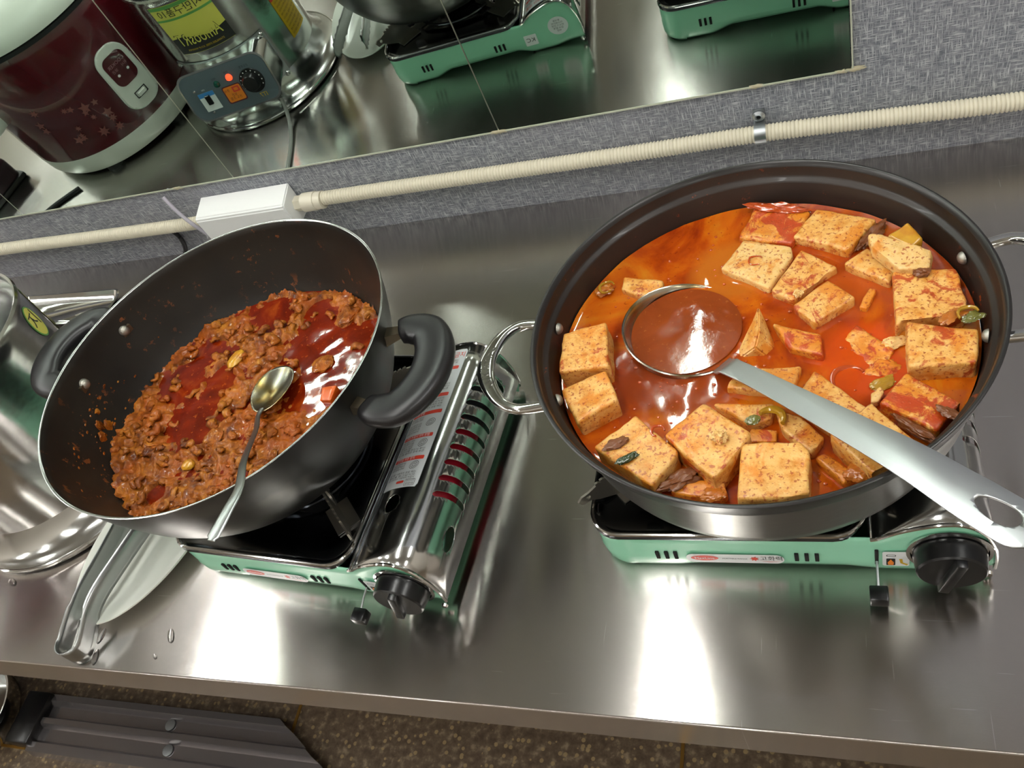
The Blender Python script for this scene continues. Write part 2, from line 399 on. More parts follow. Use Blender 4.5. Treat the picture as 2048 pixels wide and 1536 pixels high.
# ================================================================ the room
TILT = 0.0761; WY = 0.7143
def wallp(x, h, off=0):      # h along the leaning wall, off towards the room
    return Vector((x, WY - h * math.sin(TILT) - off * math.cos(TILT), h * math.cos(TILT) - off * math.sin(TILT)))
WM = Matrix.Translation((0, WY, 0)) @ Matrix.Rotation(TILT, 4, 'X')
XL, XR, FZ = -4.2, 3.2, -0.8
def cbox(name, d, m, parent=None, bev=0, T=None):
    bm = bmesh.new(); box(bm, *d, bev=bev)
    if T is not None: bmesh.ops.transform(bm, matrix=T, verts=bm.verts)
    return obj(name, bm, m, parent)
floor = struct(cbox('floor', (XL, XR, -3.6, 1.2, FZ - .05, FZ), M['terrazzo']))
struct(cbox('ceiling', (XL, XR, -3.6, 1.2, CEIL, CEIL + .05), M['ceiling']))
wb = struct(cbox('wall_back', (XL, XR, 0, .04, -.86, CEIL + .12), M['wall'], T=WM))
struct(cbox('wall_front', (XL, XR, -3.65, -3.6, FZ, CEIL), M['roomwall']))
struct(cbox('wall_left', (XL - .05, XL, -3.6, 1.2, FZ, CEIL), M['roomwall']))
struct(cbox('wall_right', (XR, XR + .05, -3.6, 1.2, FZ, CEIL), M['roomwall']))
# thin brass strips let into the terrazzo
for nm, d in (('trim_1', (XL, XR, .046, .052, FZ, FZ + .002)), ('trim_2', (-.492, -.486, -3, .7, FZ, FZ + .0025)), ('trim_3', (.30, .306, -3, .7, FZ, FZ + .0025))):
    struct(cbox(nm, d, M['brass']))
# ceiling lights
for i, (x, y, ln) in enumerate(TUBES):
    t = thing('ceiling_light', 'white fluorescent tube fitting on the ceiling, ' + ['above the two stoves', 'left of the one above the stoves', 'far left by the side wall', 'right of the one above the stoves', 'behind the camera in line with the stoves', 'behind the camera to the left', 'behind the camera in the far left corner', 'behind the camera to the right'][i], 'ceiling light', (x, y, CEIL), 0, 'fluorescent fittings on the ceiling')
    bxo('housing', (-.34, .16, -ln / 2 - .03, ln / 2 + .03, -.035, 0), M['lamp_housing'], t, .004)
    bm = bmesh.new()
    tube(bm, [(0, -ln / 2 + .02, -.058), (0, ln / 2 - .02, -.058)], .026, 16); obj('light_tube', bm, M['lamp'], t)
    for s in (-1, 1): bxo('end_cap', (-.03, .03, s * (ln / 2 - .01) - .01, s * (ln / 2 - .01) + .01, -.085, -.033), M['white_plastic'], t, .003)

# ---- mirror: panels with seams, set on the wall
SE = [-1.13, -.690, -.246, .190, .626]
mt = thing('wall_mirror', 'large frameless wall mirror in joined panels above the conduit', 'mirror', (0, WY, 0)); mt.rotation_euler = (TILT, 0, 0)
edges = [-2.9, -2.01, -1.57] + SE
for a, b_ in zip(edges, edges[1:]):
    bm = bmesh.new(); box(bm, a + .0009, b_ - .0009, -.004, -.0005, .1427, 1.70)
    o = obj('mirror_panel', bm, [M['mirror'], M['mirror_edge']], mt, smooth=False)
    for p in o.data.polygons: p.material_index = 0 if p.normal.y < -.5 else 1
bm = bmesh.new(); box(bm, -2.9, .626, -.0046, -.0003, .1403, .1425); obj('bottom_trim', bm, M['mirror_edge'], mt)
bm = bmesh.new(); box(bm, .6262, .628, -.0046, -.0003, .1403, 1.70); obj('side_trim', bm, M['mirror_edge'], mt)
for sx in (.192, .185, -.355, .52, .615, .628):
    bm = bmesh.new(); bmesh.ops.create_icosphere(bm, subdivisions=3, radius=1)
    for v in bm.verts:
        n_ = noise.noise(v.co * 3 + Vector((sx * 50, 0, 0))); v.co = Vector((v.co.x * .009 * (1 + n_), v.co.y * .0022 - .003, v.co.z * .0028 * (1 + n_) + .1415)) + Vector((sx, 0, 0))
    obj('silicone_blob', bm, M['silicone'], mt)

# ---- counter
ct = thing('steel_counter', 'long brushed stainless steel counter under both stoves', 'counter', (0, 0, 0))
CX0, CX1 = -2.6, 2.0
def grid_top():
    bm = bmesh.new(); uv = bm.loops.layers.uv.new('UVMap')
    nx, ny = 90, 24; V = {}
    for i in range(nx + 1):
        for j in range(ny + 1):
            x = CX0 + (CX1 - CX0) * i / nx; y = 0 + (WY + .01) * j / ny
            V[i, j] = bm.verts.new((x, y, 0))
    for i in range(nx):
        for j in range(ny):
            f = bm.faces.new([V[i, j], V[i + 1, j], V[i + 1, j + 1], V[i, j + 1]])
            for l in f.loops: l[uv].uv = (l.vert.co.x / 4, l.vert.co.y / 4)
    # folded front edge
    prof = [(0, 0), (-.0012, -.0004), (-.002, -.0015), (-.0022, -.003), (-.0022, -.055), (.012, -.056), (.012, -.054)]
    for (y0, z0), (y1, z1) in zip(prof, prof[1:]):
        a = [bm.verts.new((x, y, z)) for x, y, z in ((CX0, y0, z0), (CX1, y0, z0), (CX1, y1, z1), (CX0, y1, z1))]
        f = bm.faces.new(a)
        for l in f.loops: l[uv].uv = (l.vert.co.x / 4, (l.vert.co.y + l.vert.co.z) / 4)
    # side folds
    for x in (CX0, CX1):
        f = bm.faces.new([bm.verts.new(p) for p in ((x, 0, 0), (x, WY, 0), (x, WY, -.055), (x, 0, -.055))])
        for l in f.loops: l[uv].uv = (l.vert.co.y / 4, l.vert.co.z / 4)
    bmesh.ops.remove_doubles(bm, verts=bm.verts, dist=1e-6)
    return bm
obj('worktop', grid_top(), M['counter'], ct, ang=80)
for x in (CX0 + .1, CX1 - .1):
    for y in (.05, .62):
        bm = bmesh.new(); cyl(bm, .019, FZ - 0, -.02, 20, x, y); obj('leg', bm, M['steel'], ct)
for y in (.12, .62): bxo('rail', (CX0 + .1, CX1 - .1, y - .012, y + .012, -.03, -.006), M['steel'], ct)

# steel channel lying on the floor in front of the counter
ft = thing('steel_floor_channel', 'long polished steel channel on the terrazzo floor at lower left', 'channel', (0, 0, FZ))
bm = bmesh.new()
prof = [(.165, 0), (.165, .03), (.15, .034), (.14, .02), (.118, .02), (.112, .034), (.10, .034), (.092, .02), (.066, .02), (.06, .030), (.04, .030), (.036, 0)]
for (y0, z0), (y1, z1) in zip(prof, prof[1:]):
    e0 = -.50 + (.16 - y0) * 1.6; e1 = -.50 + (.16 - y1) * 1.6
    bm.faces.new([bm.verts.new(p) for p in ((-1.14, y0, z0), (e0, y0, z0), (e1, y1, z1), (-1.14, y1, z1))])
bmesh.ops.remove_doubles(bm, verts=bm.verts, dist=1e-5); obj('channel', bm, M['channel'], ft, ang=20)
for x in (-.78, -.76): 
    bm = bmesh.new(); lathe(bm, [(0, .022), (.012, .022), (.012, .0235), (0, .0245)], 16, x, .13 if x < -.77 else .08); obj('bolt', bm, M['galv'], ft)
bxo('end_bracket', (-1.2, -1.13, .05, .165, 0, .045), M['black'], ft, .006)
bt = thing('steel_basin', 'round steel basin on the floor at the left edge of the picture', 'basin', (-1.33, .09, FZ))
bm = bmesh.new(); lathe(bm, [(0, .01), (.09, .01), (.105, .03), (.115, .075), (.122, .078), (.122, .074), (.112, .028), (.092, .0), (0, 0)], 48); obj('bowl', bm, M['steel'], bt)

# ---- conduit along the wall
cp = [(-2.6, .085), (-1.2, .086), (-.80, .083), (-.6, .078), (-.40, .0743), (-.345, .0745)]
cp2 = [(-.118, .0835), (.0, .0825), (.2, .0795), (.38, .0775), (.518, .0772), (.66, .072), (.804, .066), (1.1, .062), (1.9, .06)]
def corrugated(name, pts, label):
    P = spline([wallp(x, h, .0125) for x, h in pts], 40)
    # resample evenly
    L_ = [0]
    for a, b_ in zip(P, P[1:]): L_.append(L_[-1] + (b_ - a).length)
    pitch = .0046; n = int(L_[-1] / pitch); out = []; k = 0
    for i in range(n * 4 + 1):
        s = i * L_[-1] / (n * 4)
        while k < len(P) - 2 and L_[k + 1] < s: k += 1
        t = (s - L_[k]) / max(1e-9, L_[k + 1] - L_[k]); out.append(P[k].lerp(P[k + 1], min(1, t)))
    rr = [.0098, .0108, .0108, .0098]
    bm = bmesh.new()
    sweep(bm, out, lambda i, t: [((.0092, .0106, .0110, .0106)[i % 4] * math.cos(2 * PI * j / 14), (.0092, .0106, .0110, .0106)[i % 4] * math.sin(2 * PI * j / 14)) for j in range(14)])
    o = obj(name, bm, M['conduit'], ang=75); tag(o, label, 'conduit', None); return o
corrugated('corrugated_conduit', cp, 'cream corrugated conduit left of the white junction box')
corrugated('corrugated_conduit', cp2, 'cream corrugated conduit right of the white junction box')
# junction box
jb = thing('junction_box', 'white plastic junction box on the wall behind the wok', 'junction box', (0, WY, 0)); jb.rotation_euler = (TILT, 0, 0)
bm = bmesh.new()
jx0, jx1 = -.333, -.166
pts = [(-.0, .055), (-.0, .114), (-.040, .106), (-.043, .102), (-.043, .060), (-.040, .056)]
A = [bm.verts.new((jx0, y, z)) for y, z in pts]; B = [bm.verts.new((jx1, y, z)) for y, z in pts]
bm.faces.new(A); bm.faces.new(B[::-1])
for i in range(len(pts)): bm.faces.new([A[i], A[(i + 1) % 6], B[(i + 1) % 6], B[i]])
bmesh.ops.bevel(bm, geom=bm.edges[:], offset=.002, segments=2, affect='EDGES')
obj('cover', bm, M['white_plastic'], jb)
for x0, x1, r in ((-.346, -.334, .0135), (-.173, -.152, .012), (-.152, -.130, .0145), (-.132, -.118, .0135)):
    bm = bmesh.new(); z = .082; tube(bm, [(x0, -.0135, z), (x1, -.0135, z)], r, 6 if r == .012 else 22); obj('conduit_connector', bm, M['cream_plastic'], jb)
bm = bmesh.new(); lathe(bm, [(0, 0), (.006, 0), (.006, .002), (0, .002)], 16)
bmesh.ops.transform(bm, matrix=Matrix.Translation((-.235, -.043, .066)) @ Matrix.Rotation(PI / 2, 4, 'X'), verts=bm.verts); obj('screw', bm, M['galv'], jb)
# saddle clamp
cl = thing('pipe_clamp', 'galvanised pipe clamp with a dark screw hole holding the conduit', 'clamp', (0, WY, 0)); cl.rotation_euler = (TILT, 0, 0)
bm = bmesh.new(); arc = [(-.0125 - .0122 * math.cos(a), .0772 + .0122 * math.sin(a)) for a in [PI * (-.6 + 1.2 * i / 14) for i in range(15)]]
P = [Vector((.5185, y, z)) for y, z in arc]
P = P + [Vector((.5185, -.0025, .0905)), Vector((.5185, -.0015, .106))]
sweep(bm, P, lambda i, t: [(-.0045, -.0006), (.0045, -.0006), (.0045, .0006), (-.0045, .0006)], up=Vector((1, 0, 0))) if False else None
for s in range(len(P) - 1):
    pass
def strip(bm, P, wd, th, ax=Vector((1, 0, 0))):
    n = len(P); R = []
    for i, p in enumerate(P):
        a = P[max(0, i - 1)]; b_ = P[min(n - 1, i + 1)]; t = (b_ - a).normalized(); nn = t.cross(ax).normalized()
        w_ = wd(i / (n - 1)) if callable(wd) else wd
        R.append([bm.verts.new(p + ax * (sx * w_) + nn * (sn * th)) for sx, sn in ((-1, -1), (1, -1), (1, 1), (-1, 1))])
    for A, B in zip(R, R[1:]):
        for k in range(4): bm.faces.new([A[k], A[(k + 1) % 4], B[(k + 1) % 4], B[k]])
    bm.faces.new(R[0]); bm.faces.new(R[-1][::-1])
strip(bm, P, .0068, .0006); obj('strap', bm, M['galv'], cl)
bm = bmesh.new(); lathe(bm, [(.0028, .0), (.0072, .0), (.0076, .004), (.0045, .0065), (.0028, .006)], 20, closed=True)
bmesh.ops.transform(bm, matrix=Matrix.Translation((.5185, -.002, .0985)) @ Matrix.Rotation(PI / 2, 4, 'X'), verts=bm.verts); obj('screw_collar', bm, M['galv'], cl)
bm = bmesh.new(); lathe(bm, [(0, .0), (.0035, .0), (.0035, .003), (0, .003)], 16)
bmesh.ops.transform(bm, matrix=Matrix.Translation((.5185, -.002, .0985)) @ Matrix.Rotation(PI / 2, 4, 'X'), verts=bm.verts); obj('screw_hole', bm, M['hole'], cl)
# cables near the junction box
gc = thing('grey_power_cable', 'grey power cable with a moulded plug sleeve by the junction box', 'cable', tuple(wallp(-.36, .08, .03)))
q = [wallp(-.385, .135, .012), wallp(-.372, .112, .022), wallp(-.356, .09, .030), wallp(-.340, .066, .034), wallp(-.322, .05, .036), wallp(-.30, .048, .036)]
o0 = Vector(gc.location)
bm = bmesh.new(); tube(bm, spline([p - o0 for p in q[:4]], 8), .0032, 10); obj('cord', bm, mat('grey_cord', '#a8a4ae', .4), gc)
bm = bmesh.new(); pp = spline([p - o0 for p in q[3:]], 10)
tube(bm, pp, lambda t: .0055 + .0015 * (int(t * 10) % 2) + .003 * t, 12); obj('plug_sleeve', bm, mat('grey_sleeve', '#8e8f90', .5), gc)
bm = bmesh.new(); tube(bm, spline([wallp(-.432, .062, .006), wallp(-.427, .045, .007), wallp(-.433, .022, .008), wallp(-.445, .006, .012), Vector((-.44, .66, .004)), Vector((-.40, .60, .004))], 8), .0038, 10)
tag(obj('black_cable', bm, M['black_soft']), 'short black cable running down the wall behind the wok', 'cable')

# ================================================================ gas stoves
W_, D_ = .340, .280
ARCH = [(.2445, .0615), (.2500, .0635), (.258, .0695), (.270, .0768), (.285, .0832), (.298, .0868), (.310, .0868), (.321, .0815), (.330, .0705), (.3365, .0530), (.3395, .0340), (.3395, .0160)]
ap = [Vector((u, 0, z)) for u, z in ARCH]; ap = spline(ap, 6); AL = [0]
for a, b_ in zip(ap, ap[1:]): AL.append(AL[-1] + (b_ - a).length)
def arch_at(s):
    s = max(0, min(AL[-1] - 1e-6, s)); lo, hi = 0, len(AL) - 1
    while hi - lo > 1:
        mid = (lo + hi) // 2
        if AL[mid] <= s: lo = mid
        else: hi = mid
    t = (s - AL[lo]) / (AL[lo + 1] - AL[lo]); p = ap[lo].lerp(ap[lo + 1], t); d = (ap[lo + 1] - ap[lo]).normalized()
    return p, Vector((-d.z, 0, d.x))
def wrap(s, v, h=0):
    p, n_ = arch_at(s); h = h + (.0005 if h > 0 else 0); p = p + n_ * h; return Vector((p.x, v, p.z))
def ztop(u):
    if u < .2445: return .0585
    best = min(ap, key=lambda p: abs(p.x - u)); return best.z - .0035
def flatxz(bm, y, M_=None): return remap(bm, lambda a, b_, c: Vector((a, y, b_)))

def make_stove(label):
    t = thing('gas_stove', label, 'gas stove', (0, 0, 0), 0, None)
    # case: wall running round three sides
    per = [(W_ - .002, 0)] + [(W_ - .004 - (W_ - .034) * i / 60, 0) for i in range(61)]
    per += [(.03 - .03 * math.sin(a), .03 - .03 * math.cos(a)) for a in [PI / 2 * i / 8 for i in range(1, 9)]]
    per += [(0, .03 + (D_ - .06) * i / 10) for i in range(1, 11)]
    per += [(.03 - .03 * math.cos(a), D_ - .03 + .03 * math.sin(a)) for a in [PI / 2 * i / 8 for i in range(1, 9)]]
    per += [(.03 + (W_ - .034) * i / 60, D_) for i in range(1, 61)] + [(W_ - .002, D_)]
    def zbot(u, v):
        if 0.03 < v < D_ - .03: return .003
        def sm(a, b_, x): x = max(0, min(1, (x - a) / (b_ - a))); return x * x * (3 - 2 * x)
        k = sm(.07, .11, u) * (1 - sm(.22, .255, u)); return .002 + (.010 if v > .1 else .005) * k + (.009 if v < .1 else .004) * sm(.285, .32, u)
    bm = bmesh.new(); R = []
    cx, cy = .17, .14
    for (u, v) in per:
        zt = ztop(u); zb = zbot(u, v)
        du = 1 if u < .03 else 0; nrm = Vector((u - cx, v - cy, 0))
        inn = Vector((1 if u < .031 else 0, (1 if v < .031 else (-1 if v > D_ - .031 else 0)), 0))
        if u > .031: inn.x = 0
        if .031 < v < D_ - .031: inn.y = 0
        if inn.length > 1: inn.normalize()
        levels = [(zb, .007), (zb + .006, .002), (zb + .012, .0005), (.0265, .0), (.031, .0010), (zt - .010, .0012), (zt - .004, .0022), (zt, .0040)]
        R.append([bm.verts.new((u + inn.x * d, v + inn.y * d, z)) for z, d in levels])
    for A, B in zip(R, R[1:]):
        for k in range(7): bm.faces.new([A[k], B[k], B[k + 1], A[k + 1]])
    o = obj('case', bm, M['mint'], t, ang=50)
    sm = o.modifiers.new('s', 'SOLIDIFY'); sm.thickness = .0010; sm.offset = 0
    bxo('base_plate', (.012, W_ - .010, .006, D_ - .006, .012, .015), M['mint'], t)
    for fu, fv in ((.045, .045), (.045, .235), (.285, .045), (.285, .235)):
        bm = bmesh.new(); cyl(bm, .011, 0, .0135, 20, fu, fv); obj('rubber_foot', bm, M['black_soft'], t)
    bxo('partition', (.243, .246, .004, D_ - .004, .010, .058), M['tray_steel'], t)
    # top tray with raised rim and recess
    bm = bmesh.new()
    TR = rrect(.0, .243, .0, D_, .028, 6)
    def inset(pts, d):
        c = Vector((.1215, .14)); return [((x - .1215) * (1 - d / .1215) + .1215, (y - .14) * (1 - d / .14) + .14) for x, y in pts]
    rings = [(TR, .0575), (TR, .0625), (inset(TR, .0015), .0645), (inset(TR, .004), .0640), (inset(TR, .0055), .0610), (inset(TR, .012), .0560), (inset(TR, .03), .0545)]
    RR = [[bm.verts.new((x, y, z)) for x, y in p] for p, z in rings]
    # circular recess
    n_ = len(TR); circ = []
    for r_, z in ((.092, .0540), (.086, .0500), (.05, .0485), (.03, .0485)):
        ring = []
        for (x, y) in TR:
            a = math.atan2(y - .14, x - .1215); ring.append(bm.verts.new((.1215 + r_ * math.cos(a), .14 + r_ * math.sin(a), z)))
        circ.append(ring)
    RR += circ
    for A, B in zip(RR, RR[1:]):
        for k in range(n_): bm.faces.new([A[k], A[(k + 1) % n_], B[(k + 1) % n_], B[k]])
    bm.faces.new(RR[-1]); o = obj('top_tray', bm, M['tray_steel'], t, ang=60)
    bm = bmesh.new(); Pp = [Vector((x, y, .0640)) for x, y in inset(rrect(.0, .243, .0, D_, .028, 8), .0015)]
    tube(bm, Pp, .0020, 8, closed=True); obj('tray_rim', bm, M['chrome'], t)
    bm = bmesh.new(); Pp = [Vector((.1215 + .078 * math.cos(a), .14 + .078 * math.sin(a), .058)) for a in [2 * PI * i / 60 for i in range(60)]]
    tube(bm, Pp, .0028, 8, closed=True); obj('drip_ring', bm, M['tray_steel'], t)
    bm = bmesh.new(); lathe(bm, [(.012, .05), (.034, .052), (.037, .062), (.037, .070), (.030, .0745), (.012, .0765), (0, .0765)], 36, .1215, .14); obj('burner', bm, M['cast'], t)
    # four stepped pan supports
    for a in (42, 138, 222, 318):
        ar = math.radians(a); bm = bmesh.new()
        pr = [(.048, .052), (.048, .085), (.060, .088), (.066, .0975), (.113, .0975)]
        r0 = .113
        for k in range(7): pr += [(r0 + k * .0058, .0975 - k * .0009), (r0 + k * .0058 + .0032, .0975 - k * .0009), (r0 + k * .0058 + .0032, .0945 - k * .0009)]
        pr += [(.160, .087), (.168, .087), (.173, .083), (.170, .076), (.160, .075), (.152, .068), (.134, .057), (.108, .052)]
        hole = [ell(.162, .0815, .0026, .0026, 10), rrect(.090, .108, .064, .088, .007, 4)]
        s_ = shape2d([pr] + hole)
        ext = bmesh.ops.extrude_face_region(s_, geom=s_.faces[:]); vs = [g for g in ext['geom'] if isinstance(g, bmesh.types.BMVert)]
        for v in vs: v.co.z += .0022
        T_ = Matrix.Translation((.1215, .14, 0)) @ Matrix.Rotation(ar, 4, 'Z') @ Matrix.Rotation(PI / 2, 4, 'X') @ Matrix.Translation((0, 0, -.0011))
        bmesh.ops.transform(s_, matrix=T_, verts=s_.verts); bm.free()
        o = obj('pan_support', s_, M['grate'], t)
        # foot plate folded along the tray
        bm = bmesh.new(); box(bm, .096, .135, -.014, .014, .0555, .0570); bmesh.ops.transform(bm, matrix=Matrix.Translation((.1215, .14, 0)) @ Matrix.Rotation(ar, 4, 'Z'), verts=bm.verts)
        obj('foot', bm, M['grate'], o)
    # cover with real openings
    outer = [(0, -.0005), (AL[-1], -.0005), (AL[-1], D_ + .0005), (0, D_ + .0005)]
    holes = []
    for k in range(9):
        v = .092 + k * .0193
        holes.append([(s_, v_) for s_, v_ in [( .107 + x * .0225, v + y * .0033 - x * x * .004 + x * .003) for x, y in [(math.cos(a) if abs(math.cos(a)) < .85 else math.copysign(.85 + (abs(math.cos(a)) - .85) * 1.0, math.cos(a)), max(-1, min(1, math.sin(a) * 2.0))) for a in [2 * PI * i / 24 for i in range(24)]]]])
    holes.append(ell(.122, .052, .0080, .0140, 24)); holes.append(ell(.040, .070, .0105, .0105, 28))
    bm = shape2d([outer] + holes, .0028, 0); bmesh.ops.remove_doubles(bm, verts=bm.verts, dist=1e-6)
    remap(bm, lambda a, b_, c: wrap(a, b_, 0)); o = obj('gas_cover', bm, M['steel'], t, ang=60)
    sm = o.modifiers.new('s', 'SOLIDIFY'); sm.thickness = .0008; sm.offset = 0
    cov = o
    # raised lip of cover at front and back
    for v in (0, D_):
        bm = bmesh.new(); tube(bm, [wrap(AL[-1] * i / 60, v, -.0002) for i in range(61)], .0017, 8, up=Vector((0, 1, 0))); obj('cover_lip', bm, M['chrome'], cov)
    # canister
    can = bmesh.new(); lathe(can, [(0, 0), (.030, 0), (.032, .004), (.032, .165), (.026, .178), (.012, .184), (.010, .19), (0, .19)], 28)
    bmesh.ops.transform(can, matrix=Matrix.Translation((.295, .262, .048)) @ Matrix.Rotation(PI / 2, 4, 'X'), verts=can.verts)
    cn = obj('gas_canister', can, M['red_can'], t)
    can = bmesh.new(); lathe(can, [(.0323, .0), (.0323, .075), ], 28)
    bmesh.ops.transform(can, matrix=Matrix.Translation((.295, .262, .048)) @ Matrix.Rotation(PI / 2, 4, 'X'), verts=can.verts); obj('canister_band', can, M['black_soft'], cn)
    # big instruction sticker
    lab = shape2d([[(.012, .088), (.064, .088), (.066, .092), (.066, .268), (.064, .271), (.012, .271)]], .0028, 0)
    remap(lab, lambda a, b_, c: wrap(a, b_, .0003)); lb = obj('instruction_sticker', lab, M['sticker_silver'], cov)
    def lay(bmx, s0, v0, h=.0005): return remap(bmx, lambda a, b_, c: wrap(s0 + a, v0 + b_, h))
    bars = []; inkb = bmesh.new(); wb_ = bmesh.new(); redt = bmesh.new()
    merge(redt, lay(text_bm('불판 사용금지', .0088, step=.003, width=.047), .0165, .2625))
    for v, txt in ((.2445, '주의 사항'), (.207, '필수 주의 사항'), (.184, '사용 방법'), (.153, '가스 누설시 대처 방법'), (.124, '안전을 위한 장치')):
        b = shape2d([rrect(.015, .062, v - .0024, v + .0024, .0012, 3)], .0028, 0); bars.append((lay(b, 0, 0, .00045), lay(text_bm(txt, .0042, step=.003), .020, v, .0007)))
    lines = ['용기를 사용하지 않을 때는', '밸브를 잠그십시오', '화기 주위에서 사용하지 마십시오', '조리기구를 반드시 확인', '용기를 분리한 후에 보관', '연소중 이동하지 마십시오', '불꽃을 확인하십시오', '통풍이 잘되는 곳에서 사용']
    k = 0
    for v in (.2545, .2515, .2215, .2180, .2145, .2015, .1980, .1945, .1910, .1788, .1755, .1700, .1668, .1635, .1602, .1478, .1446, .1414, .1382, .1350, .1318, .1188, .1156, .1124, .1060, .1028, .0996):
        short = (.158 < v < .180) or (.135 < v < .149) or (.108 < v < .12)
        merge(inkb, lay(text_bm(lines[k % 8][:11 if short else 16], .0031, step=.003, width=(.022 if short else .043)), .0155, v, .00055)); k += 1
    # small line drawings
    for s0, v0 in ((.052, .1700), (.052, .1430), (.052, .1150), (.022, .2370), (.036, .2370), (.051, .2370), (.046, .2290)):
        big = s0 > .042 and v0 < .2
        for r_ in ((.0065, .0045, .0025) if big else (.0028,)):
            outer_ = ell(s0, v0, r_, r_ * .75, 16, .3); inner_ = ell(s0, v0, r_ - .0005, r_ * .75 - .0005, 16, .3)
            merge(inkb, lay(shape2d([outer_, inner_], .0028, 0), 0, 0, .00055))
    b = shape2d([rrect(.034, .046, .0935, .0965, .001, 3)], .0028, 0); bars.append((lay(b, 0, 0, .0006), None))
    b = shape2d([rrect(.048, .062, .0895, .0975, .001, 3), rrect(.0484, .0616, .0899, .0971, .0008, 3)], .0028, 0); merge(inkb, lay(b, 0, 0, .0006))
    merge(inkb, lay(text_bm('한국가스안전', .0028, width=.011, step=.003), .0495, .0955, .0006)); merge(inkb, lay(text_bm('공사검사필', .0028, width=.011, step=.003), .0495, .0918, .0006))
    
    for p_, q_ in bars:
        obj('red_bar', p_, M['red'], lb, smooth=False)
        if q_: obj('bar_lettering', q_, M['whiteink'], lb, smooth=False)
    obj('red_heading', redt, M['red'], lb, smooth=False); obj('fine_print', inkb, M['ink'], lb, smooth=False); wb_.free()
    # vents in front and back: solid boxes coloured dark for the shade in the openings
    for v, us in ((-.0004, (.058, .0665, .075, .182, .1905, .199)), (D_ + .0004, (.058, .0655, .073, .19, .1975, .205))):
        for u in us:
            bm = bmesh.new(); box(bm, u, u + .0034, v - .0012, v + .0012, .0235, .0355, .0003, 1); obj('vent_slot_shade', bm, M['hole'], t)
    # pill label with brand like mark and words
    b = shape2d([rrect(.086, .173, .0185, .0345, .0075, 6)]); flatxz(b, -.0008); pl = obj('front_label', b, M['sticker'], t, smooth=False); pl.location.y = -.0008
    b = shape2d([ell(.103, .0275, .0125, .0048, 24)]); flatxz(b, -.0011); obj('red_oval', b, M['red'], pl, smooth=False)
    b = text_bm('MaxLine', .0055, 'CENTER', width=.018); remap(b, lambda x, y, z: Vector((x + .103, -.0013, y + .0275))); obj('oval_lettering', b, M['whiteink'], pl, smooth=False)
    b = text_bm('PORTABLE RANGE', .003, width=.022); remap(b, lambda x, y, z: Vector((x + .119, -.0012, y + .027))); obj('small_lettering', b, M['ink'], pl, smooth=False)
    b = text_bm('고화력', .0088, width=.019); remap(b, lambda x, y, z: Vector((x + .152, -.0012, y + .028))); obj('word_lettering', b, M['ink'], pl, smooth=False)
    b = shape2d([[(.1475 + (.0045 if i % 2 else .0022) * math.cos(2 * PI * i / 14), .0275 + (.0045 if i % 2 else .0022) * math.sin(2 * PI * i / 14)) for i in range(14)]]); flatxz(b, -.0012); obj('flame_mark', b, M['red'], pl, smooth=False)
    b = shape2d([[(.150, .0245), (.160, .0218), (.171, .0235), (.160, .0226)]]); flatxz(b, -.0012); obj('red_swoosh', b, M['red'], pl, smooth=False)
    # lever slot (solid box, its inner shade put in as colour) + lever + block
    bm = bmesh.new(); box(bm, .2475, .2505, -.0012, .001, .019, .044, .0006, 1); obj('lever_slot_shade', bm, M['hole'], t)
    lv = bmesh.new(); tube(lv, [(.249, .002, .026), (.249, -.012, .024), (.249, -.026, .0195)], .0011, 8); lo_ = obj('lever', lv, M['galv'], t)
    bm = bmesh.new(); box(bm, .2415, .2565, -.036, -.022, .010, .0235, .0014, 2); obj('lever_tip', bm, M['black'], lo_)
    # flame sticker beside knob
    b = shape2d([rrect(.2535, .2745, .019, .044, .002, 3)]); flatxz(b, -.0008); fs = obj('flame_sticker', b, M['sticker'], t, smooth=False); fs.location.y = -.0008
    b = shape2d([rrect(.2565, .2635, .0205, .0325, .0005, 2)]); flatxz(b, -.0011); obj('black_square', b, M['ink'], fs, smooth=False)
    b = shape2d([[(.258, .0215), (.262, .0215), (.2625, .026), (.260, .0315), (.2575, .026)]]); flatxz(b, -.0014); obj('flame_icon', b, M['orange'], fs, smooth=False)
    b = shape2d([rrect(.2565, .264, .0360, .0395, .0012, 3), rrect(.2570, .2635, .0365, .0390, .001, 3)]); flatxz(b, -.0011); obj('gauge_mark', b, M['ink'], fs, smooth=False)
    b = shape2d([[(.2665, .032), (.2675, .0245), (.2725, .0205), (.2735, .0225), (.2695, .0255), (.269, .032)]]); flatxz(b, -.0011); obj('yellow_arc', b, M['warn'], fs, smooth=False)
    # knob
    kb = bmesh.new(); lathe(kb, [(0, .0), (.0275, .0), (.0280, .003), (.0275, .009), (.0265, .018), (.025, .0195), (0, .0195)], 48)
    box(kb, -.0045, .0045, -.0245, .0245, .017, .026, .0015, 2)
    bmesh.ops.transform(kb, matrix=Matrix.Translation((.304, -.001, .0445)) @ Matrix.Rotation(.25, 4, 'Y') @ Matrix.Rotation(PI / 2, 4, 'X'), verts=kb.verts); kk = obj('knob', kb, M['black'], t)
    bm = bmesh.new(); lathe(bm, [(.0275, .0), (.0325, .0), (.0325, .0015), (.0295, .002)], 40)
    bmesh.ops.transform(bm, matrix=Matrix.Translation((.304, -.0008, .0445)) @ Matrix.Rotation(PI / 2, 4, 'X'), verts=bm.verts); obj('knob_ring', bm, M['chrome'], kk)
    # screws
    for v, s in ((-.001, 1), (D_ + .001, -1)):
        bm = bmesh.new(); lathe(bm, [(0, .003), (.003, .0025), (.0038, 0)], 14)
        bmesh.ops.transform(bm, matrix=Matrix.Translation((.3350, v, .0085)) @ Matrix.Rotation(PI / 2 * s, 4, 'X'), verts=bm.verts); obj('screw', bm, M['chrome'], t)
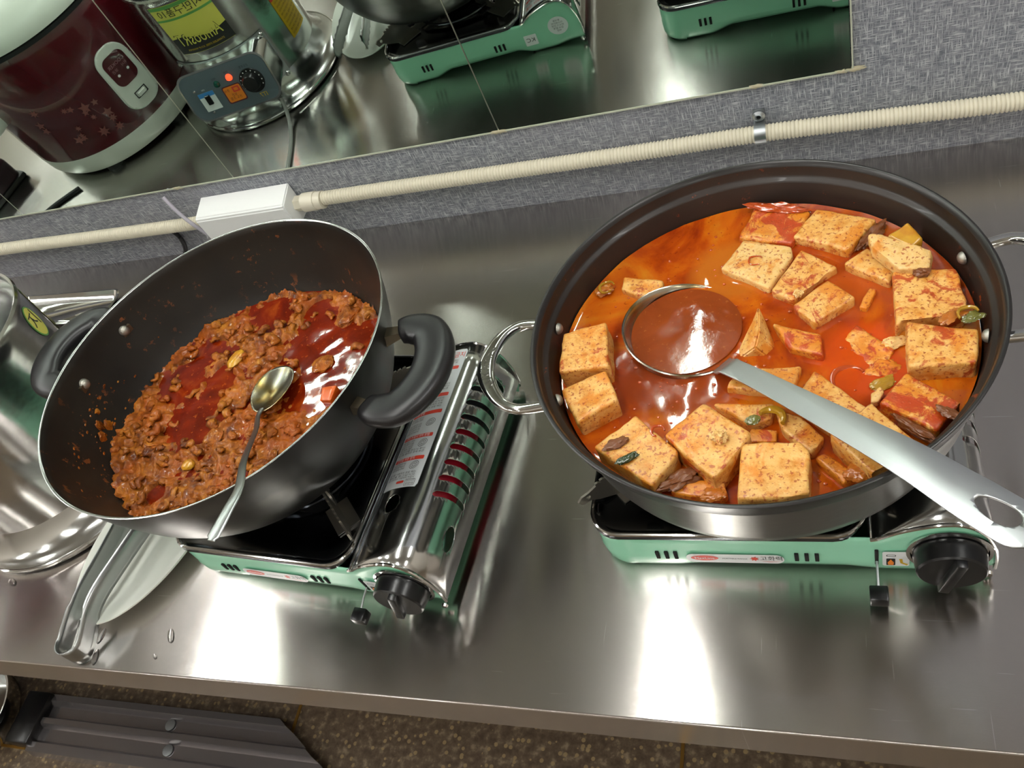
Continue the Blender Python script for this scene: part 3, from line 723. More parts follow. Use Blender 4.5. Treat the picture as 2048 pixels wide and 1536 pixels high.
    # back labels
    b = shape2d([ell(.303, .043, .0165, .0165, 32)]); flatxz(b, D_ + .0008); bl = obj('round_label', b, M['sticker'], t, smooth=False); bl.location.y = .0008
    tb = bmesh.new()
    for i, txt in enumerate(['휴대용', '가스레인지', '연소기 안전', '검사 합격', '부탄']):
        b = text_bm(txt, .0042, 'CENTER'); merge(tb, remap(b, lambda x, y, z, i=i: Vector((.303 - x, D_ + .0011, .0525 - i * .0047 + y))))
    obj('label_print', tb, M['ink'], bl, smooth=False)
    b = shape2d([rrect(.243, .264, .020, .040, .001, 2)]); flatxz(b, D_ + .0008); bl = obj('square_label', b, M['sticker'], t, smooth=False); bl.location.y = .0008
    b = text_bm('KC', .011, 'CENTER'); remap(b, lambda x, y, z: Vector((.2535 - x, D_ + .0011, .030 + y))); obj('mark', b, M['ink'], bl, smooth=False)
    return t
stL = make_stove('mint green portable gas stove under the dark wok')
stR = dup(stL); stR['label'] = 'mint green portable gas stove under the wide pot of tofu stew'
stL.location = (-.1227, .1218, 0); stL.rotation_euler = (0, 0, -.087)
stR.location = (.3688, .1419, 0); stR.rotation_euler = (0, 0, .0029)

# ================================================================ right pot
PX, PY = .5275, .2875
pot = thing('stew_pot', 'wide dark low pot of tofu stew with two chrome loop handles', 'pot', (PX, PY, .0985))
bm = bmesh.new()
lathe(bm, [(0, .0), (.150, .0), (.164, .003), (.172, .010), (.1765, .024), (.1815, .066), (.1835, .074)], 128); obj('outer_wall', bm, M['pot_out'], pot, ang=60)
bm = bmesh.new()
lathe(bm, [(.1833, .073), (.1865, .076), (.1915, .086), (.1945, .0985), (.1950, .1010), (.1935, .1022), (.1915, .1015), (.1895, .0965)], 128); obj('rim', bm, M['pot_lip'], pot, ang=60)
bm = bmesh.new()
lathe(bm, [(.1895, .0965), (.1880, .0880), (.1868, .0855), (.1835, .0845), (.1825, .082), (.1790, .062), (.1730, .024), (.168, .012), (.155, .004), (0, .003)], 128); obj('inner_wall', bm, M['pot_in'], pot, ang=60)
def loop_handle(c, ang, lab=None):
    ang = math.radians(ang); d = Vector((math.cos(ang), math.sin(ang), 0)); s = Vector((-d.y, d.x, 0))
    P = [d * .180 + s * .047, d * .190 + s * .050, d * .212 + s * .051, d * .228 + s * .040, d * .2395 + s * .018, d * .2425, d * .2395 - s * .018, d * .228 - s * .040, d * .212 - s * .051, d * .190 - s * .050, d * .180 - s * .047]
    P = [p + Vector((0, 0, .080 + .008 * max(0, (p.length - .19) / .05))) for p in P]
    P = spline(P, 7); bm = bmesh.new(); n_ = len(P)
    def sec(i, t):
        k = math.exp(-((t - .5) / .2) ** 2); a = .0046 + .0042 * k; b_ = .0046 - .0014 * k
        return [(a * math.copysign(abs(math.cos(q)) ** .75, math.cos(q)), b_ * math.copysign(abs(math.sin(q)) ** .75, math.sin(q))) for q in [2 * PI * j / 14 for j in range(14)]]
    sweep(bm, P, sec); h = obj('loop_handle', bm, M['chrome'], pot, ang=60)
    bm = text_bm('WKitnize', .0135, 'CENTER', step=.003, extrude=.0004)
    # lay the raised lettering along the flat of the loop
    def f(x, y, z):
        # arc of loop around its middle
        r_ = .030; th = x / .034
        p = d * (.2425 - .034 * (1 - math.cos(th)) - .0) + s * (-.034 * math.sin(th))
        p += (d * math.cos(th) - s * math.sin(th)) * y * .95
        return p + Vector((0, 0, .0913 + z))
    remap(bm, f); obj('raised_lettering', bm, M['steel'], h, smooth=False)
    for q in (-14, 14):
        a = ang + math.radians(q); bm = bmesh.new(); lathe(bm, [(.0056 * math.sin(q * PI / 12), .0048 * math.cos(q * PI / 12)) for q in range(7)], 24)
        T_ = Matrix.Translation((math.cos(a) * .1808, math.sin(a) * .1808, .078)) @ Matrix.Rotation(a, 4, 'Z') @ Matrix.Rotation(-PI / 2, 4, 'Y')
        bmesh.ops.transform(bm, matrix=T_, verts=bm.verts); obj('rivet', bm, M['rivet'], pot, ang=80)
loop_handle(pot, 189); loop_handle(pot, 5)

SZ = .158
# broth surface with soft swells
bm = bmesh.new(); cV = {}
NR, NA = 46, 120
for i in range(NR + 1):
    r_ = .1775 * i / NR
    for j in range(NA):
        if i == 0 and j: continue
        a = 2 * PI * j / NA; x, y = r_ * math.cos(a), r_ * math.sin(a)
        z = .0009 * noise.fractal(Vector((x * 30, y * 30, 1)), 1, 2, 3)
        if i == NR: z += .0008
        cV[i, j] = bm.verts.new((x, y, z))
for i in range(NR):
    for j in range(NA):
        k = (j + 1) % NA
        if i == 0: bm.faces.new([cV[0, 0], cV[1, j], cV[1, k]])
        else: bm.faces.new([cV[i, j], cV[i + 1, j], cV[i + 1, k], cV[i, k]])
o = obj('tofu_stew_broth', bm, M['tofu_broth']); o.location = (PX, PY, SZ); stuff(tag(o, 'orange red oily broth filling the wide pot around the tofu', 'broth'))

def block(name, poly, zt, th, m, seed, bev=.0022, amp=.0009, tilt=(0, 0), apex=None, shrink=.0006):
    cx = sum(p[0] for p in poly) / len(poly); cy = sum(p[1] for p in poly) / len(poly)
    pl = [(x - cx, y - cy) for x, y in poly]
    area = sum(a[0] * b_[1] - b_[0] * a[1] for a, b_ in zip(pl, pl[1:] + pl[:1]))
    if area < 0: pl = pl[::-1]
    bm = bmesh.new(); prism(bm, pl, -th, 0, bev=bev, seg=3)
    bmesh.ops.triangulate(bm, faces=[f for f in bm.faces if len(f.verts) > 4])
    for _ in range(3):
        es = [e for e in bm.edges if e.calc_length() > .0055]
        if es: bmesh.ops.subdivide_edges(bm, edges=es, cuts=1, use_grid_fill=True)
    bmesh.ops.triangulate(bm, faces=bm.faces)
    so = Vector((seed * 3.1, seed * 1.7, seed * .9)); bm.normal_update()
    for v in bm.verts:
        n1 = noise.noise(v.co * 70 + so); n2 = noise.noise(v.co * 260 + so)
        v.co += v.normal * (amp * 1.3 * n1 + amp * .5 * n2)
        v.co.z += tilt[0] * v.co.x + tilt[1] * v.co.y
    for v in bm.verts:
        X, Y, Z = cx + v.co.x - PX, cy + v.co.y - PY, zt + v.co.z - .0985
        lim = (.166 if Z < .012 else .1725 + (Z - .024) * .155 if Z < .062 else .178) - .0012; d_ = math.hypot(X, Y)
        if d_ > lim and zt > .1575 and cx > .3: v.co.x += X * (lim / d_ - 1); v.co.y += Y * (lim / d_ - 1)
    o = obj(name, bm, m, ang=50); o.location = (cx, cy, zt); return o
TOFU = {
    'T1': (0.166, [(0.5263, 0.4564), (0.5788, 0.4404), (0.5611, 0.3973), (0.5110, 0.4146)]),
    'T2': (0.168, [(0.5835, 0.4408), (0.6351, 0.4162), (0.6095, 0.3787), (0.5617, 0.4046)]),
    'T3': (0.165, [(0.5158, 0.4110), (0.5606, 0.3955), (0.5618, 0.3841), (0.5407, 0.3424), (0.4949, 0.3754)]),
    'T4': (0.166, [(0.5690, 0.3899), (0.6003, 0.3616), (0.5813, 0.3461), (0.5623, 0.3239), (0.5428, 0.3383)]),
    'T5': (0.168, [(0.5910, 0.3454), (0.6130, 0.3200), (0.5789, 0.2941), (0.5610, 0.3168)]),
    'T6': (0.163, [(0.6253, 0.3339), (0.6302, 0.3315), (0.6216, 0.3100), (0.6150, 0.3126)]),
    'T7': (0.167, [(0.6255, 0.3811), (0.6476, 0.3500), (0.6414, 0.3351), (0.6050, 0.3637)]),
    'T10': (0.173, [(0.6435, 0.3428), (0.6928, 0.3398), (0.6963, 0.2949), (0.6928, 0.2843), (0.6490, 0.2875), (0.6420, 0.2794)]),
    'T11': (0.177, [(0.6496, 0.2802), (0.7000, 0.2666), (0.6957, 0.2337), (0.6471, 0.2333)]),
    'T12': (0.176, [(0.6460, 0.2271), (0.6814, 0.1978), (0.6622, 0.1730), (0.6321, 0.1931), (0.6241, 0.1988)]),
    'TA': (0.174, [(0.5779, 0.2375), (0.6160, 0.1974), (0.5936, 0.1748), (0.5609, 0.2073)]),
    'TB': (0.181, [(0.6187, 0.1958), (0.6500, 0.1564), (0.6200, 0.1281), (0.5879, 0.1683)]),
    'T14': (0.168, [(0.5473, 0.2024), (0.5661, 0.1955), (0.5843, 0.1745), (0.5785, 0.1655), (0.5741, 0.1597), (0.5523, 0.1825)]),
    'T14b': (0.165, [(0.5757, 0.1582), (0.5838, 0.1630), (0.6076, 0.1403), (0.5960, 0.1338)]),
    'T15': (0.182, [(0.5229, 0.1615), (0.5667, 0.1614), (0.5735, 0.1520), (0.5721, 0.1172), (0.5668, 0.1126), (0.5207, 0.1119)]),
    'T16': (0.184, [(0.4925, 0.2002), (0.5305, 0.1689), (0.5229, 0.1559), (0.5032, 0.1285), (0.4611, 0.1711)]),
    'T17': (0.180, [(0.4353, 0.1934), (0.4737, 0.1569), (0.4544, 0.1256), (0.4023, 0.1625)]),
    'T18': (0.180, [(0.4031, 0.2458), (0.4177, 0.2110), (0.3837, 0.1894), (0.3626, 0.2280)]),
    'T19': (0.182, [(0.3545, 0.2938), (0.3968, 0.3024), (0.4061, 0.2476), (0.3587, 0.2458)]),
    'T20': (0.165, [(0.4007, 0.3779), (0.4412, 0.3668), (0.4404, 0.3535), (0.4244, 0.3469), (0.3996, 0.3601)]),
    'T22': (0.166, [(0.5437, 0.2996), (0.5843, 0.2827), (0.5857, 0.2583), (0.5583, 0.2689)]),
    'T23': (0.166, [(0.5155, 0.2509), (0.5677, 0.2489), (0.5584, 0.2201), (0.5058, 0.2298)]),
    'T24': (0.168, [(0.4964, 0.2124), (0.5465, 0.2096), (0.5442, 0.1946), (0.5275, 0.1884)]),
    'T25': (0.164, [(0.5278, 0.1877), (0.5485, 0.1854), (0.5474, 0.1748), (0.5234, 0.1746)]),
    'T26': (0.166, [(0.4638, 0.1399), (0.5074, 0.1387), (0.5121, 0.1242), (0.5051, 0.1197), (0.4669, 0.1268)]),
    'T27': (0.1586, [(0.6121, 0.2965), (0.6404, 0.2644), (0.6218, 0.2370), (0.5884, 0.2690)]),
    'T28': (0.166, [(0.6196, 0.2173), (0.6266, 0.2233), (0.6291, 0.2182), (0.6245, 0.2081), (0.6191, 0.2074)]),
    'T8': (0.182, [(0.6269, 0.3798), (0.6398, 0.3776), (0.6596, 0.3599), (0.6762, 0.3554), (0.6721, 0.3356), (0.6478, 0.3374), (0.6363, 0.3543), (0.6285, 0.3649)]),
}
TL = {
 'T1': 'stained tofu block at the far rim of the pot, left of its neighbour', 'T2': 'square tofu slab at the far rim with a red streak across its corner',
 'T3': 'smooth pale tofu block with a curled chili ring on top', 'T4': 'tofu block with pale crumbs between the ring block and the pot middle',
 'T5': 'small plain tofu piece near the middle of the pot', 'T6': 'thin upright sliver of tofu standing in the broth',
 'T7': 'tofu piece partly under the pale crumbly bar', 'T10': 'large cracked tofu block against the right wall of the pot',
 'T11': 'thick tofu block by the right rim topped with brown vegetables', 'T12': 'tofu block with dark red crust at the lower right rim',
 'TA': 'long tofu slab crossing under the ladle handle, nearer the pot middle', 'TB': 'long tofu slab crossing under the ladle handle, nearer the rim',
 'T14': 'pale tofu slab just below the ladle handle', 'T14b': 'low tofu strip half sunk beside the slab under the ladle handle',
 'T15': 'square tofu block leaning at the near rim in front centre', 'T16': 'tall tofu block with a white crumb on top, in the front of the pot',
 'T17': 'tofu block topped with two dark green pepper pieces', 'T18': 'tofu block by the left rim with a round red stain, lower of two',
 'T19': 'tofu block by the left rim with a deep red upper edge, upper of two', 'T20': 'small tofu piece floating behind the ladle bowl',
 'T22': 'thin triangular tofu piece right of the pointed one', 'T23': 'tofu slab partly under the neck of the ladle',
 'T24': 'tofu slab behind the tall front block with a green pepper ring', 'T25': 'small tofu piece in the gap behind the square front block',
 'T26': 'red coated tofu piece against the near rim left of the square block', 'T27': 'orange tofu block just under the surface of the broth',
 'T28': 'small ragged bit of tofu at the corner of the lower right block', 'T8': 'pale crumbly bar of tofu lying on top near the right wall'}
MW = {'T1': 'tofu_wet', 'T12': 'tofu_wet', 'T26': 'tofu_wet', 'T27': 'tofu_wet', 'T22': 'tofu_wet', 'T14b': 'tofu_wet', 'T8': 'tofu_pale', 'T28': 'tofu_pale', 'T6': 'tofu_wet', 'T3': 'tofu_pale', 'T25': 'tofu_wet'}
TILTS = {'T15': (.0, .04), 'T16': (.03, .06), 'T17': (-.03, .05), 'T18': (.06, .03), 'T19': (.05, .0), 'T12': (-.05, .05), 'T8': (0, .1), 'TB': (0, .05), 'T11': (0, .02), 'T27': (.10, .05)}
for i, (k, (z, p)) in enumerate(TOFU.items()):
    th = {'T8': .013, 'T28': .008, 'T6': .03, 'T27': .03}.get(k, .034 if z > .17 else .026)
    small = k in ('T6', 'T28', 'T25')
    o = block('tofu_block', p, z, th, M[MW.get(k, 'tofu')], i + 1, bev=.0012 if small else .0026, amp=.0016 if k in ('T8', 'T28') else .0009, tilt=TILTS.get(k, (0, 0)))
    tag(o, TL[k], 'tofu', 'tofu blocks in the stew')
# pointed tofu wedge
bm = bmesh.new(); base = [(.5485, .2764), (.5437, .2685), (.5075, .2675), (.5311, .3111)]
vb = [bm.verts.new((x, y, .150)) for x, y in base]; a1 = bm.verts.new((.5335, .3080, .1795)); a2 = bm.verts.new((.5345, .2800, .1785)); b1 = bm.verts.new((.5300, .2700, .168))
for f_ in ([vb[3], vb[2], a1], [a1, vb[2], a2], [a2, vb[2], b1], [vb[2], vb[1], b1], [vb[1], vb[0], b1], [b1, vb[0], a2], [a2, vb[0], a1], [a1, vb[0], vb[3]], [vb[0], vb[1], vb[2], vb[3]]): bm.faces.new(f_)
bmesh.ops.bevel(bm, geom=bm.edges[:], offset=.0012, segments=2, affect='EDGES')
bmesh.ops.subdivide_edges(bm, edges=[e for e in bm.edges if e.calc_length() > .006], cuts=3, use_grid_fill=True); bm.normal_update()
cc = Vector((.533, .285, .158))
for v in bm.verts: v.co = v.co - cc + v.normal * .0008 * noise.noise(v.co * 90)
o = obj('tofu_wedge', bm, M['tofu'], ang=40); o.location = cc; tag(o, 'pointed tofu wedge standing up beside the ladle bowl', 'tofu', 'tofu blocks in the stew')

def pebble(name, loc, dim, rz, m, seed, amp=.25, tilt=(0, 0)):
    bm = bmesh.new(); bmesh.ops.create_icosphere(bm, subdivisions=4, radius=1)
    so = Vector((seed * 2.3, seed, seed * 5.1))
    for v in bm.verts:
        k = 1 + amp * 1.3 * noise.noise(v.co * 1.4 + so) + amp * .7 * noise.noise(v.co * 3.6 + so) + amp * .35 * noise.noise(v.co * 9 + so)
        v.co = Vector((v.co.x * dim[0], v.co.y * dim[1], v.co.z * dim[2])) * k
    o = obj(name, bm, m); o.location = loc; o.rotation_euler = (tilt[0], tilt[1], rz); return o
def arc_piece(name, loc, R_, a0, a1, rz, m, wd=.003, th=.0012, tilt=(0, 0)):
    bm = bmesh.new(); P = [Vector((R_ * math.cos(a), R_ * math.sin(a), .0006 * math.sin(a * 3))) for a in [a0 + (a1 - a0) * i / 18 for i in range(19)]]
    sweep(bm, P, lambda i, t: [(wd * .5 * math.cos(q) * (.4 + .6 * math.sin(PI * min(max(t, .06), .94))), th * math.sin(q)) for q in [2 * PI * j / 8 for j in range(8)]])
    o = obj(name, bm, m); o.location = loc; o.rotation_euler = (tilt[0], tilt[1], rz); return o
tag(arc_piece('pepper_slice', (.5438, .1901, .1725), .010, -.6, 2.3, .2, M['zucchini'], .0075, .0026), 'curved olive green pepper slice on the tofu behind the tall block', 'pepper')
tag(pebble('pepper_piece', (.5300, .1905, .1715), (.006, .0045, .002), .3, M['pepper'], 3), 'pale green pepper bit beside the curved slice', 'pepper')
tag(pebble('mushroom_piece', (.4218, .1640, .1825), (.0105, .0050, .0022), .35, M['mushroom'], 5, .3), 'brown mushroom piece on the tofu at the lower left', 'mushroom')
tag(pebble('pepper_piece', (.4326, .1490, .1825), (.0100, .0035, .0024), .55, M['pepper_dk'], 6, .3), 'dark green pepper piece on the tofu at the lower left', 'pepper')
tag(arc_piece('chili_ring', (.5282, .3795, .1662), .0062, .3, 5.2, 0, M['chili'], .0018, .0008), 'thin curled red chili ring on the smooth pale tofu', 'chili')
tag(pebble('tofu_crumb', (.5059, .1640, .1890), (.0062, .0052, .0040), 0, M['tofu_pale'], 8, .5), 'white tofu crumb on top of the tall front block', 'tofu')
tag(pebble('tofu_crumb', (.5662, .3297, .1685), (.0040, .0034, .0030), 0, M['tofu_pale'], 9, .5), 'small pale tofu crumb on the block near the pot middle', 'tofu')
tag(block('potato_chunk', [(0.6603, 0.3970), (0.6705, 0.3762), (0.6593, 0.3669), (0.6418, 0.3837)], .176, .02, M['potato'], 40, .003, .001, (0, .15)), 'yellow potato chunk behind the pale crumbly tofu bar', 'potato')
tag(arc_piece('chili_ring', (.4560, .1760, .1815), .0055, 0, 4.5, 0, M['chili'], .003, .0012), 'red chili ring at the upper corner of the pepper topped tofu', 'chili')
tag(pebble('onion_piece', (.3803, .3655, .1605), (.010, .008, .003), .5, M['onion'], 12, .35), 'glossy onion piece by the left wall of the pot', 'onion')
tag(arc_piece('onion_ring', (.3850, .3655, .1640), .0075, 0, 5, .4, M['zucchini'], .003, .0014), 'curled onion ring on the glossy piece by the left wall', 'onion')
tag(pebble('chili_piece', (.6663, .3350, .1755), (.0065, .005, .0035), 0, M['mushroom'], 14, .3), 'brown vegetable piece at the top edge of the cracked tofu block', 'vegetable')
for i, (x, y, z, m_, lb) in enumerate([(.6890, .2860, .1765, 'onion', 'translucent onion slice on the seam between the right wall tofu blocks'), (.6975, .2775, .179, 'pepper', 'green pepper slice beside the right wall of the pot'), (.680, .2790, .178, 'onion', 'reddish brown vegetable clump on the block by the right wall')]):
    tag(pebble('vegetable_piece', (x, y, z), (.008, .0048, .0018), .4 * i, M[m_], 20 + i, .35), lb, 'vegetable')
tag(arc_piece('pepper_slice', (.6945, .2790, .1815), .0075, 0, 3.4, .3, M['zucchini'], .0035, .0015), 'curved pepper slice against the right wall of the pot', 'pepper')
tag(pebble('chili_piece', (.6712, .1860, .178), (.009, .004, .0022), -.6, M['mushroom'], 31, .3), 'dark red chili strip on the crusted tofu block', 'chili')
tag(pebble('mushroom_piece', (.6480, .1775, .170), (.017, .0045, .0045), -.75, M['mushroom'], 32, .3), 'ribbed brown mushroom strip between the two lower right tofu blocks', 'mushroom')
tag(pebble('onion_piece', (.641, .2735, .1595), (.010, .006, .0022), .2, M['tofu_pale'], 33, .35), 'pale ragged piece in the orange broth by the right blocks', 'vegetable')
tag(pebble('onion_piece', (.6289, .2314, .1585), (.011, .0055, .002), .5, M['zucchini'], 34, .35), 'olive onion slice in the orange broth by the lower right block', 'onion')
tag(pebble('onion_piece', (.6300, .2480, .1580), (.012, .008, .0018), .2, M['tofu_wet'], 35, .3), 'orange onion petal just under the broth near the right blocks', 'onion')
tag(arc_piece('onion_ring', (.6040, .2380, .1583), .013, .5, 4.0, 0, M['chili'], .005, .0012), 'thin red onion arc in the orange broth', 'onion')
tag(pebble('onion_piece', (.6065, .1420, .1680), (.0095, .0075, .004), .2, M['onion'], 36, .25), 'round translucent onion at the near rim under the ladle handle', 'onion')
tag(pebble('onion_piece', (.5010, .1230, .1680), (.009, .006, .0035), .2, M['onion'], 37, .25), 'glossy red onion on the tofu at the near rim', 'onion')
tag(pebble('kimchi_piece', (.4730, .1370, .1660), (.017, .007, .005), .5, M['mushroom'], 38, .45), 'reddish kimchi strip at the near rim left of the red coated tofu', 'kimchi')
tag(pebble('kimchi_piece', (.6300, .4020, .1610), (.018, .006, .005), .95, M['mushroom'], 39, .45), 'reddish kimchi strip between the far slab and the potato chunk', 'kimchi')
tag(pebble('kimchi_piece', (.5500, .4480, .1660), (.026, .006, .004), -.28, M['chili'], 41, .5), 'red chili paste clump along the far tofu block', 'chili paste')
# flecks stuck on things (uncountable)
bm = bmesh.new(); rnd = random.Random(3)
for i in range(260):
    a = rnd.uniform(0, 2 * PI); r_ = .165 * math.sqrt(rnd.random()); x, y = r_ * math.cos(a), r_ * math.sin(a)
    n0 = len(bm.verts); bmesh.ops.create_icosphere(bm, subdivisions=1, radius=rnd.uniform(.0006, .0016), matrix=Matrix.Translation((x, y, .0004)) @ Matrix.Diagonal((1.3, 1, .5, 1)))
o = obj('chili_flakes', bm, M['chili']); o.location = (PX, PY, SZ); stuff(tag(o, 'tiny red chili flakes floating on the tofu stew', 'chili flakes'))

# ---- ladle
lt = thing('soup_ladle', 'big stainless steel ladle lying across the tofu pot', 'ladle', (.4672, .3040, .160))
bm = bmesh.new()
pr = [(0, -.030)] + [(.0565 * math.sin(a), -.030 * math.cos(a)) for a in [PI / 2 * i / 12 for i in range(1, 12)]] + [(.0570, .0020), (.0578, .0040), (.0568, .0048), (.0552, .0040)] + [(.0545 * math.sin(a), -.0285 * math.cos(a)) for a in [PI / 2 * i / 12 for i in range(11, 0, -1)]] + [(0, -.0285)]
lathe(bm, pr, 72)
for v in bm.verts:
    v.co.z += -.19 * v.co.x - .02 * v.co.y - .0015
obj('bowl', bm, M['spoon_steel'], lt, ang=60)
bm = bmesh.new(); lathe(bm, [(.0515 * k / 14, 0) for k in range(15)], 72, cx=-.0015)
for v in bm.verts: v.co.z += .00012 * noise.noise(v.co * 45) - .0003
obj('ladled_broth', bm, M['ladle_broth'], lt)
o0 = Vector(lt.location)
H = [Vector((.5015, .2600, .1565)), Vector((.5050, .2520, .1640)), Vector((.5130, .2440, .1720)), Vector((.5500, .2093, .1850)), Vector((.6309, .1323, .2085)), Vector((.6700, .0950, .2140)), Vector((.7020, .0645, .2185)), Vector((.7075, .0593, .2190))]
HP = spline([h - o0 for h in H], 10)
dirh = (H[-1] - H[3]).normalized(); side = dirh.cross(Vector((0, 0, 1))).normalized()
# flat strap with a widening end and an oval eye
Ls = [0]
for a, b_ in zip(HP, HP[1:]): Ls.append(Ls[-1] + (b_ - a).length)
Lt = Ls[-1]
def hat(s):
    s = max(0, min(Lt - 1e-6, s))
    for i in range(len(Ls) - 1):
        if Ls[i + 1] >= s: break
    t = (s - Ls[i]) / max(1e-9, Ls[i + 1] - Ls[i]); return HP[i].lerp(HP[i + 1], t)
def hw(s):
    t = s / Lt
    w_ = .0092 + .0078 * max(0, min(1, (t - .15) / .7)) ** 1.3
    if t < .06: w_ = .0105 - t * .02
    e = Lt - s
    if e < .0165: w_ = min(w_, math.sqrt(max(0, .0165 ** 2 - (.0165 - e) ** 2)) + .0004)
    return w_
n_ = 70; up_l = [(s, hw(s)) for s in [Lt * i / n_ for i in range(n_ + 1)]]; lo_l = [(s, -w_) for s, w_ in up_l[::-1]]
tail = [(Lt - .0165 * (1 - math.sin(a)), .0165 * math.cos(a)) for a in [PI / 2 * i / 8 for i in range(9)]]
eye = ell(Lt - .030, 0, .0155, .0078, 28)
eye = [(x, (y if True else 0) * (1 + (x - (Lt - .03)) * 12)) for x, y in eye]
bm = shape2d([up_l + lo_l, eye], .004, 0); bmesh.ops.remove_doubles(bm, verts=bm.verts, dist=1e-6)
remap(bm, lambda x, y, z: hat(x) + side * y + Vector((0, 0, .0016 - 9 * y * y * (1 if x > .02 else 0))))
h_ = obj('handle', bm, M['ladle_steel'], lt, ang=60); sm = h_.modifiers.new('s', 'SOLIDIFY'); sm.thickness = .0018; sm.offset = -1

# ================================================================ left wok
KX, KY = -.003, .2535
wok = thing('wok', 'deep black non-stick wok of spicy pork with two black handles', 'wok', (KX, KY, .0985))
prof_o = [(0, 0), (.100, .0), (.116, .003), (.132, .011), (.147, .024), (.161, .043), (.173, .066), (.183, .094), (.190, .118), (.1945, .1405)]
PO = [(v.x, v.z) for v in spline([Vector((r_, 0, z)) for r_, z in prof_o], 5)]
bm = bmesh.new(); lathe(bm, PO, 128); obj('outer_wall', bm, M['wok_out'], wok, ang=60)
bm = bmesh.new(); lathe(bm, [(.1945, .1405), (.1955, .1415), (.1957, .1423), (.1945, .1427), (.1932, .1418)], 128); obj('rim_edge', bm, M['steel'], wok, ang=60)
PI_ = [(max(0, r_ - .0024), z + .0022 * (1 if i < 20 else .4)) for i, (r_, z) in enumerate(PO)][::-1]; PI_[0] = (.1932, .1418)
bm = bmesh.new(); lathe(bm, PI_, 128); obj('inner_wall', bm, M['wok_in'], wok, ang=60)
def wok_r(z):      # inner radius at world z
    z -= .0985
    for (r0, z0), (r1, z1) in zip(PO, PO[1:]):
        if z0 <= z <= z1: return r0 + (r1 - r0) * (z - z0) / max(1e-9, z1 - z0) - .0026
    return .19
def wok_handle(ang, zoff):
    ang = math.radians(ang); d = Vector((math.cos(ang), math.sin(ang), 0)); s = Vector((-d.y, d.x, 0))
    P = [d * .200 + s * .045, d * .212 + s * .049, d * .230 + s * .046, d * .2425 + s * .031, d * .2490 + s * .011, d * .2490 - s * .011, d * .2425 - s * .031, d * .230 - s * .046, d * .212 - s * .049, d * .200 - s * .045]
    z0 = .116
    P = spline([p + Vector((0, 0, z0 + zoff * max(0, (p.length - .205) / .05))) for p in P], 7); bm = bmesh.new()
    def sec(i, t):
        k = math.sin(PI * min(1, max(0, t))) ** .5; a = .0105 + .0095 * k; b_ = .0085 + .002 * k
        if i == 0 or i == len(P) - 1: a *= .8; b_ *= .8
        return [(a * math.copysign(abs(math.cos(q)) ** .7, math.cos(q)), b_ * math.copysign(abs(math.sin(q)) ** .7, math.sin(q))) for q in [2 * PI * j / 20 for j in range(20)]]
    sweep(bm, P, sec); h = obj('side_handle', bm, M['bakelite'], wok, ang=60)
    for q in (-1, 1):
        bm = bmesh.new(); b0 = d * .180 + s * (.041 * q) + Vector((0, 0, z0 - .004)); b1 = d * .203 + s * (.046 * q) + Vector((0, 0, z0))
        sweep(bm, [b0, (b0 + b1) / 2, b1], lambda i, t: [(x, y) for x, y in ((-.007 + .002 * t, -.007 + .004 * t), (.007 - .002 * t, -.007 + .004 * t), (.007 - .002 * t, .007 - .004 * t), (-.007 + .002 * t, .007 - .004 * t))]); obj('bracket', bm, M['grate_tip'], wok)
        a = ang + q * math.radians(12.2); bm = bmesh.new(); lathe(bm, [(.0062 * math.sin(q * PI / 12), .0052 * math.cos(q * PI / 12)) for q in range(7)], 24)
        bmesh.ops.transform(bm, matrix=Matrix.Translation((math.cos(a) * .1865, math.sin(a) * .1865, z0)) @ Matrix.Rotation(a, 4, 'Z') @ Matrix.Rotation(-PI / 2 + .25, 4, 'Y'), verts=bm.verts); obj('rivet', bm, M['rivet'], wok, ang=80)
wok_handle(171, .012); wok_handle(-5, -.002)

# ---- pork stew in the wok
PZ = .1535
POOLS = [(-.0747, .2308, .030), (-.120, .285, .022), (-.0311, .385, .022), (.050, .335, .030), (.105, .300, .042), (.075, .262, .024), (.0362, .380, .016), (-.0635, .2864, .014), (-.075, .135, .010), (.095, .175, .014), (.02, .125, .008), (-.10, .33, .018)]
def food_h(x, y):
    v = Vector((x, y, 0)); X, Y = x + KX, y + KY
    h = .0024 + .0048 * noise.fractal(v * 38, 1, 2, 3) + .0034 * (noise.fractal(v * 105 + Vector((5, 2, 1)), .9, 2.1, 3)) + .0009 * noise.noise(v * 330)
    rid = abs(noise.noise(v * 70 + Vector((9, 9, 9)))); h += .0016 * (1 - rid * 3)
    h += .010 * max(0, min(1, (-.05 - X) / .13)) * max(0, min(1, (.28 - Y) / .1))
    for px, py, pr_ in POOLS:
        d = math.hypot(X - px, Y - py) / pr_
        if d < 1.6: h -= .0115 * max(0, 1 - (d / 1.6) ** 2)
    return h
bm = bmesh.new(); V = {}; n_ = 230; RM = .1790
for i in range(n_ + 1):
    for j in range(n_ + 1):
        x = -RM + 2 * RM * i / n_; y = -RM + 2 * RM * j / n_
        h = food_h(x, y); r_ = math.hypot(x, y); lim = wok_r(PZ + max(0, h)) - .0006
        if r_ > lim: continue
        V[i, j] = bm.verts.new((x, y, max(h, -.006)))
for i in range(n_):
    for j in range(n_):
        q = [V.get(k) for k in ((i, j), (i + 1, j), (i + 1, j + 1), (i, j + 1))]
        if all(q): bm.faces.new(q)
        elif sum(1 for k in q if k) == 3: bm.faces.new([k for k in q if k])
o = obj('spicy_pork', bm, M['pork'], ang=180); o.location = (KX, KY, PZ); stuff(tag(o, 'chopped pork in red chili sauce heaped in the black wok', 'stir-fried pork'))
bm = bmesh.new(); n2 = 60
rr_ = wok_r(PZ) - .0004
lathe(bm, [(rr_, .0006), (rr_ - .002, 0)] + [(rr_ * (1 - k / 14), 0) for k in range(1, 14)] + [(0, 0)], 90)
